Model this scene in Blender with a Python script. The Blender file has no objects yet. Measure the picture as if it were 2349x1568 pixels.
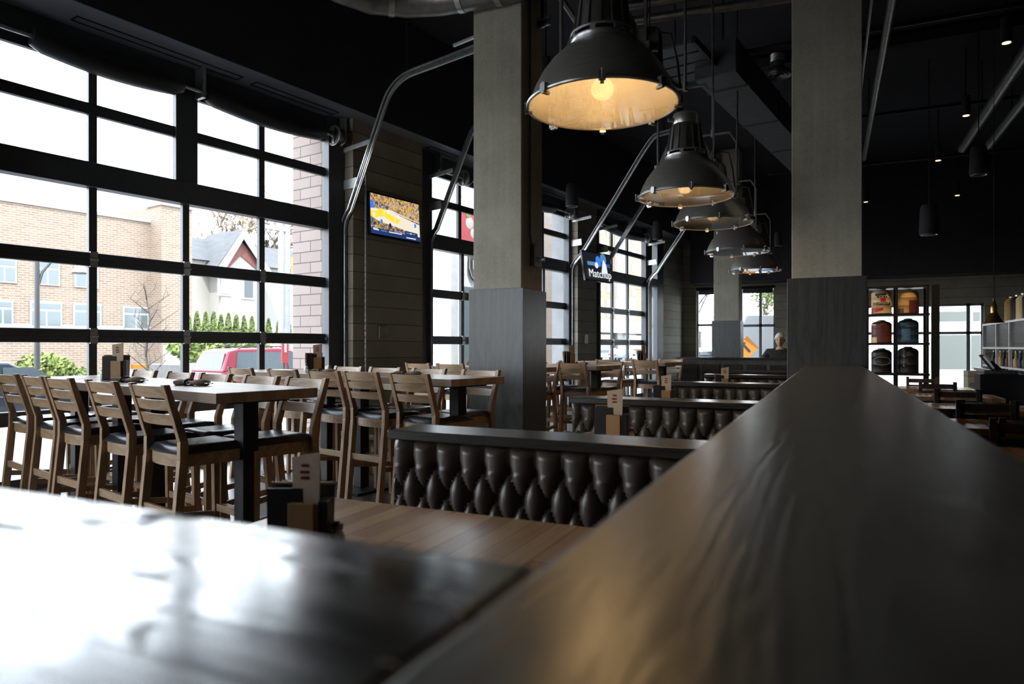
import bpy, math, random
from math import sin, cos, pi, radians, atan2, hypot
from mathutils import Vector, Matrix
random.seed(7)
SC = bpy.context.scene
COL = SC.collection
# ------------------------------------------------------------------ frames
TH = radians(25.0); F = 1566.0; HZ = 795.0; CX = 1174.5; CH = 1.32
def P(xc, Zc, z=0.0):                     # forward/right distances from the viewpoint -> world
    return Vector((xc*cos(TH) - Zc*sin(TH), xc*sin(TH) + Zc*cos(TH), z))
def at(x, Zc, y=None, z=None):            # a sight line at a given depth
    if z is None: z = CH + (HZ - (HZ if y is None else y))*Zc/F
    return P((x-CX)/F*Zc, Zc, z)
def onz(x, y, z):                         # sight line meets height z
    Zc = F*(z-CH)/(HZ-y); return at(x, Zc, z=z)
DC = (0.5621, 0.8271); NC = (0.8271, -0.5621); BC = (-2.03, 9.84)
def W(s, o, z=0.0):                       # window-wall frame: s along it, o outwards
    return P(BC[0]+DC[0]*s-NC[0]*o, BC[1]+DC[1]*s-NC[1]*o, z)
def S(x, o=0.0):                          # s of a sight line at outward distance o
    u = (x-CX)/F; bx = BC[0]-NC[0]*o; bz = BC[1]-NC[1]*o
    return (bx - u*bz)/(u*DC[1]-DC[0])
def ZW(s, o): return BC[1]+DC[1]*s-NC[1]*o
def E(x, y, o):
    s = S(x, o); return s, CH+(HZ-y)*ZW(s, o)/F
WROT = TH + atan2(DC[1], DC[0])
WLOC = P(*BC)
# ------------------------------------------------------------------ mesh builder
class MB:
    def __init__(s): s.v = []; s.f = []
    def add(s, vs, fs):
        b = len(s.v); s.v += [tuple(v) for v in vs]; s.f += [tuple(i+b for i in f) for f in fs]; return s
    def box(s, x0, x1, y0, y1, z0, z1, M=None):
        vs = [Vector(p) for p in ((x0,y0,z0),(x1,y0,z0),(x1,y1,z0),(x0,y1,z0),(x0,y0,z1),(x1,y0,z1),(x1,y1,z1),(x0,y1,z1))]
        if M: vs = [M @ v for v in vs]
        return s.add(vs, [(0,3,2,1),(4,5,6,7),(0,1,5,4),(1,2,6,5),(2,3,7,6),(3,0,4,7)])
    def hexa(s, b, t):                    # bottom 4, top 4
        return s.add(list(b)+list(t), [(0,3,2,1),(4,5,6,7),(0,1,5,4),(1,2,6,5),(2,3,7,6),(3,0,4,7)])
    def cyl(s, p0, p1, r0, r1=None, n=12, cap=True):
        p0 = Vector(p0); p1 = Vector(p1); r1 = r0 if r1 is None else r1
        d = (p1-p0).normalized(); a = d.orthogonal().normalized(); b = d.cross(a)
        vs = []
        for p, r in ((p0, r0), (p1, r1)):
            for k in range(n):
                t = 2*pi*k/n; vs.append(p + a*(r*cos(t)) + b*(r*sin(t)))
        fs = [(k, (k+1) % n, n+(k+1) % n, n+k) for k in range(n)]
        if cap: fs += [tuple(range(n))[::-1], tuple(range(n, 2*n))]
        return s.add(vs, fs)
    def tube(s, pts, r, n=10, closed=False):
        pts = [Vector(p) for p in pts]; N = len(pts); vs = []; ref = None
        rs = r if isinstance(r, (list, tuple)) else [r]*N
        for i, p in enumerate(pts):
            if closed: t = (pts[(i+1) % N]-pts[i-1]).normalized()
            else: t = (pts[min(i+1, N-1)]-pts[max(i-1, 0)]).normalized()
            if ref is None: ref = t.orthogonal().normalized()
            ref = (ref - t*ref.dot(t)).normalized(); b = t.cross(ref)
            for k in range(n):
                a = 2*pi*k/n + (pi/4 if n == 4 else 0); vs.append(p + ref*(rs[i]*cos(a)) + b*(rs[i]*sin(a)))
        fs = []
        for i in range(N if closed else N-1):
            j = (i+1) % N
            fs += [(i*n+k, i*n+(k+1) % n, j*n+(k+1) % n, j*n+k) for k in range(n)]
        if not closed: fs += [tuple(range(n))[::-1], tuple(range((N-1)*n, N*n))]
        return s.add(vs, fs)
    def bar(s, pts, w, h, up):            # rectangular section, w across, h along 'up'
        pts = [Vector(p) for p in pts]; up = Vector(up); N = len(pts); vs = []
        for i, p in enumerate(pts):
            t = (pts[min(i+1, N-1)]-pts[max(i-1, 0)]).normalized()
            b = t.cross(up).normalized(); u = b.cross(t).normalized()
            for a, c in ((-1,-1),(1,-1),(1,1),(-1,1)): vs.append(p + b*(a*w/2) + u*(c*h/2))
        fs = [(i*4+k, i*4+(k+1) % 4, i*4+4+(k+1) % 4, i*4+4+k) for i in range(N-1) for k in range(4)]
        fs += [(3,2,1,0), tuple(range((N-1)*4, N*4))]
        return s.add(vs, fs)
    def lathe(s, prof, n=24, c=(0,0,0), cap=True):
        vs = []; m = len(prof)
        for r, z in prof:
            for k in range(n):
                a = 2*pi*k/n; vs.append((c[0]+r*cos(a), c[1]+r*sin(a), c[2]+z))
        fs = [(i*n+k, i*n+(k+1) % n, (i+1)*n+(k+1) % n, (i+1)*n+k) for i in range(m-1) for k in range(n)]
        if cap: fs += [tuple(range(n))[::-1], tuple(range((m-1)*n, m*n))]
        return s.add(vs, fs)
    def prism(s, poly, a, b, axis='y', M=None):
        n = len(poly)
        def q(p, t): return {'y': (p[0], t, p[1]), 'x': (t, p[0], p[1]), 'z': (p[0], p[1], t)}[axis]
        vs = [Vector(q(p, t)) for t in (a, b) for p in poly]
        if M: vs = [M @ v for v in vs]
        return s.add(vs, [tuple(range(n))[::-1], tuple(range(n, 2*n))] + [(k, (k+1) % n, n+(k+1) % n, n+k) for k in range(n)])
    def ball(s, c, r, n=12, m=8, sc=(1,1,1)):
        c = Vector(c); vs = [c+Vector((0,0,-r*sc[2]))]
        for i in range(1, m):
            t = pi*i/m - pi/2
            for k in range(n):
                a = 2*pi*k/n; vs.append(c+Vector((r*sc[0]*cos(t)*cos(a), r*sc[1]*cos(t)*sin(a), r*sc[2]*sin(t))))
        vs.append(c+Vector((0,0,r*sc[2]))); L = len(vs)-1
        fs = [(0, 1+(k+1) % n, 1+k) for k in range(n)]
        for i in range(m-2):
            b = 1+i*n; fs += [(b+k, b+(k+1) % n, b+n+(k+1) % n, b+n+k) for k in range(n)]
        b = 1+(m-2)*n; fs += [(b+k, b+(k+1) % n, L) for k in range(n)]
        return s.add(vs, fs)
    def grid(s, nx, ny, fn):
        vs = [fn(i/nx, j/ny) for j in range(ny+1) for i in range(nx+1)]
        return s.add(vs, [(j*(nx+1)+i, j*(nx+1)+i+1, (j+1)*(nx+1)+i+1, (j+1)*(nx+1)+i) for j in range(ny) for i in range(nx)])
def put(name, mb, m, parent=None, smooth=False, bevel=0, fix=False):
    me = bpy.data.meshes.new(name); me.from_pydata(mb.v, [], mb.f)
    if fix:
        import bmesh
        b = bmesh.new(); b.from_mesh(me); bmesh.ops.recalc_face_normals(b, faces=b.faces); b.to_mesh(me); b.free()
    me.update(); o = bpy.data.objects.new(name, me); COL.objects.link(o)
    me.materials.append(m)
    if smooth:
        me.polygons.foreach_set('use_smooth', [True]*len(me.polygons)); me.set_sharp_from_angle(angle=radians(40))
    if bevel:
        b = o.modifiers.new('Bevel', 'BEVEL'); b.width = bevel; b.segments = 2; b.limit_method = 'ANGLE'
    if parent: o.parent = parent
    return o
def tag(o, label=None, cat=None, group=None, kind=None):
    if label: o['label'] = label
    if cat: o['category'] = cat
    if group: o['group'] = group
    if kind: o['kind'] = kind
    return o
def thing(name, loc, rz, label, cat, group=None, kind=None):
    o = bpy.data.objects.new(name, None); COL.objects.link(o)
    o.location = loc; o.rotation_euler = (0, 0, rz); o.empty_display_size = .1
    return tag(o, label, cat, group, kind)
def place(o, loc, rz=0.0): o.location = loc; o.rotation_euler = (0, 0, rz); return o
def dup(root, loc, rz, label, group=None):
    def cp(o, par):
        c = o.copy(); COL.objects.link(c); c.parent = par
        for ch in list(o.children): cp(ch, c)
        return c
    r = cp(root, None); r.location = loc; r.rotation_euler = (0, 0, rz); r['label'] = label
    if group: r['group'] = group
    return r
def text(name, s, size, m, parent, loc, rot, ext=.002, align='CENTER'):
    cu = bpy.data.curves.new(name, 'FONT'); cu.body = s; cu.size = size; cu.extrude = ext
    cu.align_x = align; cu.align_y = 'CENTER'; cu.materials.append(m)
    to = bpy.data.objects.new(name, cu); COL.objects.link(to); bpy.context.view_layer.update()
    me = bpy.data.meshes.new_from_object(to.evaluated_get(bpy.context.evaluated_depsgraph_get())); bpy.data.objects.remove(to)
    me.name = name; o = bpy.data.objects.new(name, me); COL.objects.link(o); o.location = loc; o.rotation_euler = rot
    if not me.materials: me.materials.append(m)
    if parent: o.parent = parent
    return o
ORD = ['first', 'second', 'third', 'fourth', 'fifth', 'sixth', 'seventh', 'eighth', 'ninth', 'tenth', 'eleventh', 'twelfth', 'thirteenth', 'fourteenth']
# ------------------------------------------------------------------ materials
XS_ = [1.0]
def dim(c): return tuple(a*XS_[0] for a in c)
def base(name, col, rough=.5, metal=0, **kw):
    col = dim(col)
    m = bpy.data.materials.new(name); m.use_nodes = True; b = m.node_tree.nodes['Principled BSDF']
    b.inputs['Base Color'].default_value = (*col, 1); b.inputs['Roughness'].default_value = rough; b.inputs['Metallic'].default_value = metal
    for k, v in kw.items(): b.inputs[k.replace('_', ' ')].default_value = v
    return m
class NT:
    def __init__(s, m): s.t = m.node_tree; s.b = s.t.nodes['Principled BSDF']
    def n(s, typ, **kw):
        o = s.t.nodes.new(typ)
        for k, v in kw.items():
            if k in o.inputs: o.inputs[k].default_value = v
            else: setattr(o, k, v)
        return o
    def l(s, a, b): s.t.links.new(a, b)
    def coord(s, scale=(1,1,1), rot=(0,0,0)):
        c = s.n('ShaderNodeTexCoord'); mp = s.n('ShaderNodeMapping'); mp.inputs['Scale'].default_value = scale
        mp.inputs['Rotation'].default_value = rot; s.l(c.outputs['Object'], mp.inputs['Vector']); return mp.outputs[0]
    def ramp(s, fac, stops):
        r = s.n('ShaderNodeValToRGB'); e = r.color_ramp.elements
        while len(e) < len(stops): e.new(.5)
        for k, (p, c) in enumerate(stops): e[k].position = p; e[k].color = (*c, 1)
        s.l(fac, r.inputs[0]); return r.outputs[0]
    def bump(s, h, st=.2, d=.01):
        b = s.n('ShaderNodeBump', Strength=st, Distance=d); s.l(h, b.inputs['Height']); s.l(b.outputs[0], s.b.inputs['Normal'])
    def col(s, o): s.l(o, s.b.inputs['Base Color'])
def noisy(name, c1, c2, scale=8, rough=.6, metal=0, bump=.1, detail=4, sc3=(1,1,1), dist=.003, rv=0):
    m = base(name, c1, rough, metal); t = NT(m); v = t.coord(sc3)
    n = t.n('ShaderNodeTexNoise', Scale=scale, Detail=detail); t.l(v, n.inputs['Vector'])
    t.col(t.ramp(n.outputs[0], [(.3, dim(c1)), (.7, dim(c2))]))
    if bump: t.bump(n.outputs[0], bump, dist)
    return m
def wood(name, c1, c2, axis='x', scale=1.0, rough=.4, bump=.15, rings=6.0, ior=1.5, dark=None):
    m = base(name, c1, rough); m.node_tree.nodes['Principled BSDF'].inputs['IOR'].default_value = ior
    t = NT(m); k = {'x': (.12, 1, 1), 'y': (1, .12, 1), 'z': (1, 1, .12)}[axis]
    v = t.coord(tuple(a*scale for a in k))
    n = t.n('ShaderNodeTexNoise', Scale=3.0, Detail=3, Distortion=.6); t.l(v, n.inputs['Vector'])
    ml = t.n('ShaderNodeMath', operation='MULTIPLY'); t.l(n.outputs[0], ml.inputs[0]); ml.inputs[1].default_value = rings
    fr = t.n('ShaderNodeMath', operation='PINGPONG'); t.l(ml.outputs[0], fr.inputs[0]); fr.inputs[1].default_value = .5
    f = t.n('ShaderNodeTexNoise', Scale=60.0, Detail=3); t.l(v, f.inputs['Vector'])
    mx = t.n('ShaderNodeMath', operation='ADD'); t.l(fr.outputs[0], mx.inputs[0]); t.l(f.outputs[0], mx.inputs[1])
    t.col(t.ramp(mx.outputs[0], [(.35, c1), (.95, c2)]))
    if bump: t.bump(mx.outputs[0], bump, .002)
    return m
def planks(name, cols, axis='x', w=.1, rough=.35, seam=(.02,.015,.01), length=1.6):
    # boards run along 'axis'
    m = base(name, cols[0], rough); t = NT(m)
    v = t.coord((1,1,1), (0, 0, 0 if axis == 'x' else pi/2))
    br = t.n('ShaderNodeTexBrick', Scale=1.0); br.inputs['Mortar Size'].default_value = .0015; br.inputs['Brick Width'].default_value = length
    br.inputs['Row Height'].default_value = w; br.inputs['Color1'].default_value = (0,0,0,1); br.inputs['Color2'].default_value = (1,1,1,1)
    br.inputs['Mortar'].default_value = (.5,.5,.5,1); br.inputs['Bias'].default_value = 0
    t.l(v, br.inputs['Vector'])
    mp = t.n('ShaderNodeMapping'); mp.inputs['Scale'].default_value = (2, 30, 30); t.l(v, mp.inputs['Vector'])
    n = t.n('ShaderNodeTexNoise', Scale=1.5, Detail=4); t.l(mp.outputs[0], n.inputs['Vector'])
    ad = t.n('ShaderNodeMath', operation='MULTIPLY_ADD'); t.l(n.outputs[0], ad.inputs[0]); ad.inputs[1].default_value = .35
    t.l(br.outputs['Color'], ad.inputs[2])
    c = t.ramp(ad.outputs[0], [(.1+k*1.0/max(1, len(cols)-1), dim(c)) for k, c in enumerate(cols)])
    mix = t.n('ShaderNodeMixRGB'); t.l(br.outputs['Fac'], mix.inputs['Fac']); t.l(c, mix.inputs['Color1']); mix.inputs['Color2'].default_value = (*seam, 1)
    t.col(mix.outputs[0]); t.bump(n.outputs[0], .08, .002)
    return m
def brick(name, c1, c2, mortar, bw, bh, rough=.8, axis='xz', ms=.008):
    m = base(name, c1, rough); t = NT(m); c = t.n('ShaderNodeTexCoord'); sp = t.n('ShaderNodeSeparateXYZ'); cb = t.n('ShaderNodeCombineXYZ')
    t.l(c.outputs['Object'], sp.inputs[0])
    ad = t.n('ShaderNodeMath', operation='ADD'); t.l(sp.outputs['X'], ad.inputs[0]); t.l(sp.outputs['Y'], ad.inputs[1])
    t.l(ad.outputs[0], cb.inputs['X']); t.l(sp.outputs['Z'], cb.inputs['Y'])
    br = t.n('ShaderNodeTexBrick', Scale=1.0); br.inputs['Mortar Size'].default_value = ms; br.inputs['Brick Width'].default_value = bw
    br.inputs['Row Height'].default_value = bh
    for k, q in (('Color1', c1), ('Color2', c2), ('Mortar', mortar)): br.inputs[k].default_value = (*dim(q), 1)
    t.l(cb.outputs[0], br.inputs['Vector']); t.col(br.outputs['Color'])
    return m
def concrete(name, c1, c2, boards=0.0, rough=.75):
    m = base(name, c1, rough); t = NT(m); v = t.coord()
    n = t.n('ShaderNodeTexNoise', Scale=1.3, Detail=8, Roughness=.65); t.l(v, n.inputs['Vector'])
    n2 = t.n('ShaderNodeTexNoise', Scale=55.0, Detail=3); t.l(v, n2.inputs['Vector'])
    mp = t.n('ShaderNodeMapping'); mp.inputs['Scale'].default_value = (14, 14, .5); t.l(v, mp.inputs['Vector'])
    n3 = t.n('ShaderNodeTexNoise', Scale=1.0, Detail=3); t.l(mp.outputs[0], n3.inputs['Vector'])
    a = t.n('ShaderNodeMath', operation='MULTIPLY_ADD'); t.l(n2.outputs[0], a.inputs[0]); a.inputs[1].default_value = .35; t.l(n.outputs[0], a.inputs[2])
    b = t.n('ShaderNodeMath', operation='MULTIPLY_ADD'); t.l(n3.outputs[0], b.inputs[0]); b.inputs[1].default_value = .0 if boards else .3; t.l(a.outputs[0], b.inputs[2])
    col = t.ramp(b.outputs[0], [(.45, c1), (.95, c2)])
    h = b.outputs[0]
    if boards:
        sp = t.n('ShaderNodeSeparateXYZ'); t.l(v, sp.inputs[0])
        wn = t.n('ShaderNodeTexNoise', Scale=.8, Detail=1); t.l(v, wn.inputs['Vector'])
        zz = t.n('ShaderNodeMath', operation='MULTIPLY_ADD'); t.l(wn.outputs[0], zz.inputs[0]); zz.inputs[1].default_value = .02; t.l(sp.outputs['Z'], zz.inputs[2])
        dv = t.n('ShaderNodeMath', operation='DIVIDE'); t.l(zz.outputs[0], dv.inputs[0]); dv.inputs[1].default_value = boards
        pp = t.n('ShaderNodeMath', operation='PINGPONG'); t.l(dv.outputs[0], pp.inputs[0]); pp.inputs[1].default_value = .5
        ln = t.n('ShaderNodeMath', operation='LESS_THAN'); t.l(pp.outputs[0], ln.inputs[0]); ln.inputs[1].default_value = .022
        fl = t.n('ShaderNodeMath', operation='FLOOR'); t.l(dv.outputs[0], fl.inputs[0])
        wt = t.n('ShaderNodeTexWhiteNoise', noise_dimensions='1D'); t.l(fl.outputs[0], wt.inputs['W'])
        hv = t.n('ShaderNodeHueSaturation'); t.l(col, hv.inputs['Color'])
        vm = t.n('ShaderNodeMath', operation='MULTIPLY_ADD'); t.l(wt.outputs['Value'], vm.inputs[0]); vm.inputs[1].default_value = .35; vm.inputs[2].default_value = .82
        t.l(vm.outputs[0], hv.inputs['Value'])
        mx = t.n('ShaderNodeMixRGB'); t.l(ln.outputs[0], mx.inputs['Fac']); t.l(hv.outputs[0], mx.inputs['Color1']); mx.inputs['Color2'].default_value = (c1[0]*.35, c1[1]*.35, c1[2]*.35, 1)
        col = mx.outputs[0]
    t.col(col); t.bump(h, .25, .006)
    return m
def glassy(name, tint=(1,1,1), f0=1.0, rough=0.0):
    m = bpy.data.materials.new(name); m.use_nodes = True; t = m.node_tree; t.nodes.clear()
    o = t.nodes.new('ShaderNodeOutputMaterial'); mx = t.nodes.new('ShaderNodeMixShader'); tr = t.nodes.new('ShaderNodeBsdfTransparent')
    g = t.nodes.new('ShaderNodeBsdfGlossy'); lw = t.nodes.new('ShaderNodeLayerWeight'); lw.inputs[0].default_value = .5
    fr = t.nodes.new('ShaderNodeMath'); fr.operation = 'POWER'; fr.inputs[1].default_value = 5; t.links.new(lw.outputs['Facing'], fr.inputs[0])
    fa = t.nodes.new('ShaderNodeMath'); fa.operation = 'MULTIPLY_ADD'; fa.inputs[1].default_value = .96; fa.inputs[2].default_value = .04; t.links.new(fr.outputs[0], fa.inputs[0])
    tr.inputs[0].default_value = (*tint, 1); g.inputs['Roughness'].default_value = rough
    ml = t.nodes.new('ShaderNodeMath'); ml.operation = 'MULTIPLY'; ml.inputs[1].default_value = f0; ml.use_clamp = True
    t.links.new(fa.outputs[0], ml.inputs[0]); t.links.new(ml.outputs[0], mx.inputs[0])
    t.links.new(tr.outputs[0], mx.inputs[1]); t.links.new(g.outputs[0], mx.inputs[2]); t.links.new(mx.outputs[0], o.inputs[0])
    return m
def emit(name, col, st=1.0):
    m = base(name, (0,0,0), .4); b = m.node_tree.nodes['Principled BSDF']
    b.inputs['Emission Color'].default_value = (*col, 1); b.inputs['Emission Strength'].default_value = st; return m
def crowd(name, cols, st=1.0, scale=60):
    m = emit(name, (0,0,0), st); t = NT(m); v = t.coord()
    vo = t.n('ShaderNodeTexVoronoi', Scale=scale); t.l(v, vo.inputs['Vector'])
    sp = t.n('ShaderNodeSeparateColor'); t.l(vo.outputs['Color'], sp.inputs[0])
    r = t.ramp(sp.outputs[0], [(k/len(cols), c) for k, c in enumerate(cols)])
    t.l(r, t.b.inputs['Emission Color']); return m
M = {}
M['oak'] = wood('chair_oak', (.27,.165,.09), (.43,.28,.165), 'z', 2.0, .42, .1)
M['oakx'] = wood('chair_oak_rail', (.27,.165,.09), (.44,.29,.17), 'x', 2.0, .42, .1)
M['leather'] = noisy('black_leather', (.02,.02,.025), (.034,.034,.042), 40, .27, 0, .12)
M['top'] = planks('high_table_boards', [(.44,.335,.245), (.47,.36,.265), (.42,.315,.23)], 'x', .09, .25, seam=(.34,.26,.19))
M['booth_top'] = planks('booth_table_boards', [(.22,.115,.06), (.42,.25,.13), (.3,.165,.09), (.5,.31,.17)], 'y', .075, .27, length=.9, seam=(.16,.09,.05))
M['black'] = noisy('black_metal', (.012,.012,.014), (.02,.02,.022), 30, .4, .3, .05)
M['matte'] = noisy('black_paint', (.016,.014,.017), (.024,.021,.025), 5, .8, 0, .05)
M['soffit'] = noisy('lit_soffit_paint', (.17,.19,.22), (.21,.23,.27), 4, .3, 0, .03)  # daylight on the black soffit's underside put into a lighter blue-grey colour
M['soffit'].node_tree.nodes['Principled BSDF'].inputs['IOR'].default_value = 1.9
M['frame'] = noisy('door_frame_black', (.055,.06,.068), (.07,.075,.083), 20, .42, .2, .03)
M['steel'] = noisy('galvanised_steel', (.36,.37,.37), (.55,.56,.56), 18, .32, .9, .04)
M['brightsteel'] = noisy('bracket_steel', (.62,.63,.62), (.8,.81,.8), 12, .4, .6, .03)
M['spun'] = noisy('spun_aluminium', (.42,.40,.36), (.56,.53,.48), 10, .3, .75, .04, sc3=(1,1,14))
M['inner'] = noisy('reflector_inside', (.70,.66,.58), (.82,.78,.7), 8, .4, .35, .02)
M['cast'] = noisy('cast_housing', (.16,.155,.14), (.24,.23,.21), 14, .38, .8, .05)
M['conc'] = concrete('column_concrete', (.25,.228,.172), (.49,.455,.365))
M['board'] = concrete('board_formed_concrete', (.19,.165,.12), (.34,.30,.225), .235)
M['board2'] = concrete('board_formed_concrete_pale', (.30,.29,.23), (.5,.48,.4), .235)
M['clad'] = wood('charcoal_stained_veneer', (.028,.03,.029), (.062,.066,.063), 'z', 1.3, .36, .12, 9, 1.7)
M['ledge'] = wood('dark_stained_ledge', (.014,.013,.012), (.05,.045,.038), 'x', 2.2, .25, .12, 9, 2.3)
M['ledgey'] = wood('dark_stained_ledge_run', (.022,.022,.019), (.07,.066,.055), 'y', 2.2, .3, .3, 9, 2.0)
M['ledgey'].node_tree.nodes['Principled BSDF'].inputs['Specular IOR Level'].default_value = .8
def sheen_wood(name, m):
    t = NT(m); v = t.coord((.9, 6, 1)); n = t.n('ShaderNodeTexNoise', Scale=3.2, Detail=5, Distortion=.8); t.l(v, n.inputs['Vector'])
    v2 = t.coord((6, 13, 1)); n2 = t.n('ShaderNodeTexNoise', Scale=1.6, Detail=2, Distortion=.4); t.l(v2, n2.inputs['Vector'])
    a = t.ramp(n2.outputs[0], [(.57, (.13,)*3), (.66, (.6,)*3)]); b = t.ramp(n.outputs[0], [(.35, (0,)*3), (.75, (.14,)*3)])
    ad = t.n('ShaderNodeMixRGB', blend_type='ADD'); ad.inputs['Fac'].default_value = 1; t.l(a, ad.inputs['Color1']); t.l(b, ad.inputs['Color2']); t.l(ad.outputs[0], t.b.inputs['Roughness'])
    sp = t.ramp(n2.outputs[0], [(.57, (1.0,)*3), (.66, (.2,)*3)]); t.l(sp, t.b.inputs['Specular IOR Level'])
sheen_wood('x', M['ledge'])
M['cap'] = wood('booth_cap_wood', (.02,.018,.016), (.04,.036,.03), 'x', 2, .25, .05)
M['tuft'] = noisy('tufted_brown_leather', (.075,.058,.045), (.105,.082,.063), 26, .35, 0, .1)
M['floor'] = planks('dark_floor_boards', [(.07,.062,.055), (.11,.1,.09), (.085,.075,.066)], 'x', .16, .3, length=1.8)
M['glass'] = glassy('clear_glass', (.97,.985,.985), .5)
M['lens'] = glassy('lamp_lens_glass', (.96,.95,.92), 2.2)
M['kraft'] = noisy('kraft_card', (.33,.22,.12), (.42,.29,.17), 30, .7)
M['paper'] = noisy('menu_paper', (.44,.32,.22), (.52,.39,.28), 30, .7)
M['redink'] = base('red_ink', (.22,.03,.02), .6)
M['woodblk'] = noisy('amber_board', (.28,.15,.05), (.36,.2,.08), 12, .5, sc3=(1,1,.2))
M['slate'] = noisy('black_board', (.012,.012,.013), (.02,.02,.022), 20, .5)
M['napkin'] = noisy('brown_napkin', (.10,.07,.05), (.2,.145,.105), 22, .85)
M['white'] = noisy('white_plastic', (.7,.68,.63), (.76,.74,.7), 10, .4)
M['salt'] = base('shaker_glass', (.75,.8,.8), .1)
M['brass'] = noisy('hammered_brass', (.42,.26,.07), (.6,.4,.13), 20, .28, .95, .2)
M['bulb'] = emit('warm_bulb', (1,.62,.28), 10)
M['down'] = emit('warm_downlight', (1,.48,.14), 5)
M['screenframe'] = base('screen_bezel', (.01,.01,.011), .25)
# ------------------------------------------------------------------ room shell
def struct(name, mb, m, parent=None, **kw):
    o = put(name, mb, m, parent, **kw)
    if not parent: o['kind'] = 'structure'
    return o
CEIL = 5.95
A0 = W(-10.6, 0); A1 = W(12.62, 0); YB = A1.y; XR = 6.6; YF = -4.2
room = [(A0.x, A0.y), (A0.x, YF), (XR, YF), (XR, YB), (A1.x, A1.y)]
flo = struct('floor', MB().prism(room, -.12, 0, 'z'), M['floor'], fix=True)
ceil_room = [(A0.x-.5, A0.y+.3), (A0.x-.8, YF-.3), (XR+.3, YF-.3), (XR+.3, YB+.4), (A1.x-.3, YB+.4)]
struct('ceiling', MB().prism(ceil_room, CEIL, CEIL+.3, 'z'), M['matte'], fix=True)
fw = MB(); fx = [A0.x-.3, -8.6, -5.2, XR+.3]
for k in range(0, 3, 2): fw.box(fx[k], fx[k+1], YF-.2, YF, 0, CEIL)
for k in range(1, 3, 2): fw.box(fx[k], fx[k+1], YF-.2, YF, 0, .7); fw.box(fx[k], fx[k+1], YF-.2, YF, 3.9, CEIL)
struct('wall_front', fw, M['board'])
for k in range(1, 3, 2):
    w8 = thing('window_%d' % (8+k//2), ((fx[k]+fx[k+1])/2, YF-.1, 0), 0, None, None); w8['kind'] = 'structure'; h8 = (fx[k+1]-fx[k])/2
    put('frame', MB().box(-h8,h8,-.04,.04,.7,.78).box(-h8,h8,-.04,.04,3.82,3.9).box(-h8,-h8+.07,-.04,.04,.7,3.9).box(h8-.07,h8,-.04,.04,.7,3.9).box(-.03,.03,-.04,.04,.7,3.9).box(-h8,h8,-.04,.04,2.2,2.27), M['frame'], w8)
    put('glass_pane', MB().box(-h8+.05,h8-.05,0,.006,.75,3.85), M['glass'], w8)
struct('wall_right', MB().box(XR, XR+.2, YF, YB, 0, CEIL), M['matte'])
struct('wall_side', MB().box(A0.x-.25, A0.x, YF, A0.y+.1, 0, CEIL), M['matte'])
def wframe(name, mb, m, parent=None, kind=None, **kw):   # mesh given in wall coordinates (s, out, z)
    o = put(name, mb, m, parent, **kw)
    if not parent: o.location = WLOC; o.rotation_euler = (0, 0, WROT)
    if kind: o['kind'] = kind
    return o
TR = -.275                                                # piers stand this far into the room
for a, b in ((-.60, .79), (5.67, 6.54), (-10.6, -10.2), (-6.3, -4.98)):
    wframe('wall_left', MB().box(a, b, TR, .02, 0, 4.4), M['board'], kind='structure', fix=True)
pw = MB(); pw.box(10.98, 12.75, -.02, .3, 0, 4.4)
wframe('wall_corner', pw, M['board2'], kind='structure')
# lintel above everything and the black soffit below the ceiling
wframe('trim_1', MB().box(-10.9, 12.9, 0, .35, 4.4, CEIL), M['matte'], kind='structure')
so = MB(); so.prism([(-10.5, .0), (12.55, .0), (12.55, -.34), (-10.5, -.68)], 4.4, CEIL-.01, 'z')
wframe('trim_2', so, M['matte'], kind='structure', fix=True)
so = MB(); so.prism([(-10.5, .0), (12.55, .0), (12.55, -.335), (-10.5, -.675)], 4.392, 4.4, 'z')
wframe('trim_4', so, M['soffit'], kind='structure', fix=True)  # thin underside slab in the light-brightened colour; the room-side face stays black
# brick on the outside of the pier, seen through the first door
XS_[0] = 1.0
M['pierbrick'] = brick('pink_grey_brick', (.31,.235,.205), (.35,.275,.24), (.12,.10,.095), .42, .145)
wframe('wall_outside', MB().box(-.88, .9, .02, .62, -.4, 6.0), M['pierbrick'], kind='structure')
M['greyrender'] = noisy('grey_render', (.24,.24,.24), (.3,.3,.3), 3, .8)
XS_[0] = 1.0
wframe('wall_outer', MB().box(5.58, 6.6, .02, .3, -.4, 6.0), M['greyrender'], kind='structure')

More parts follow.
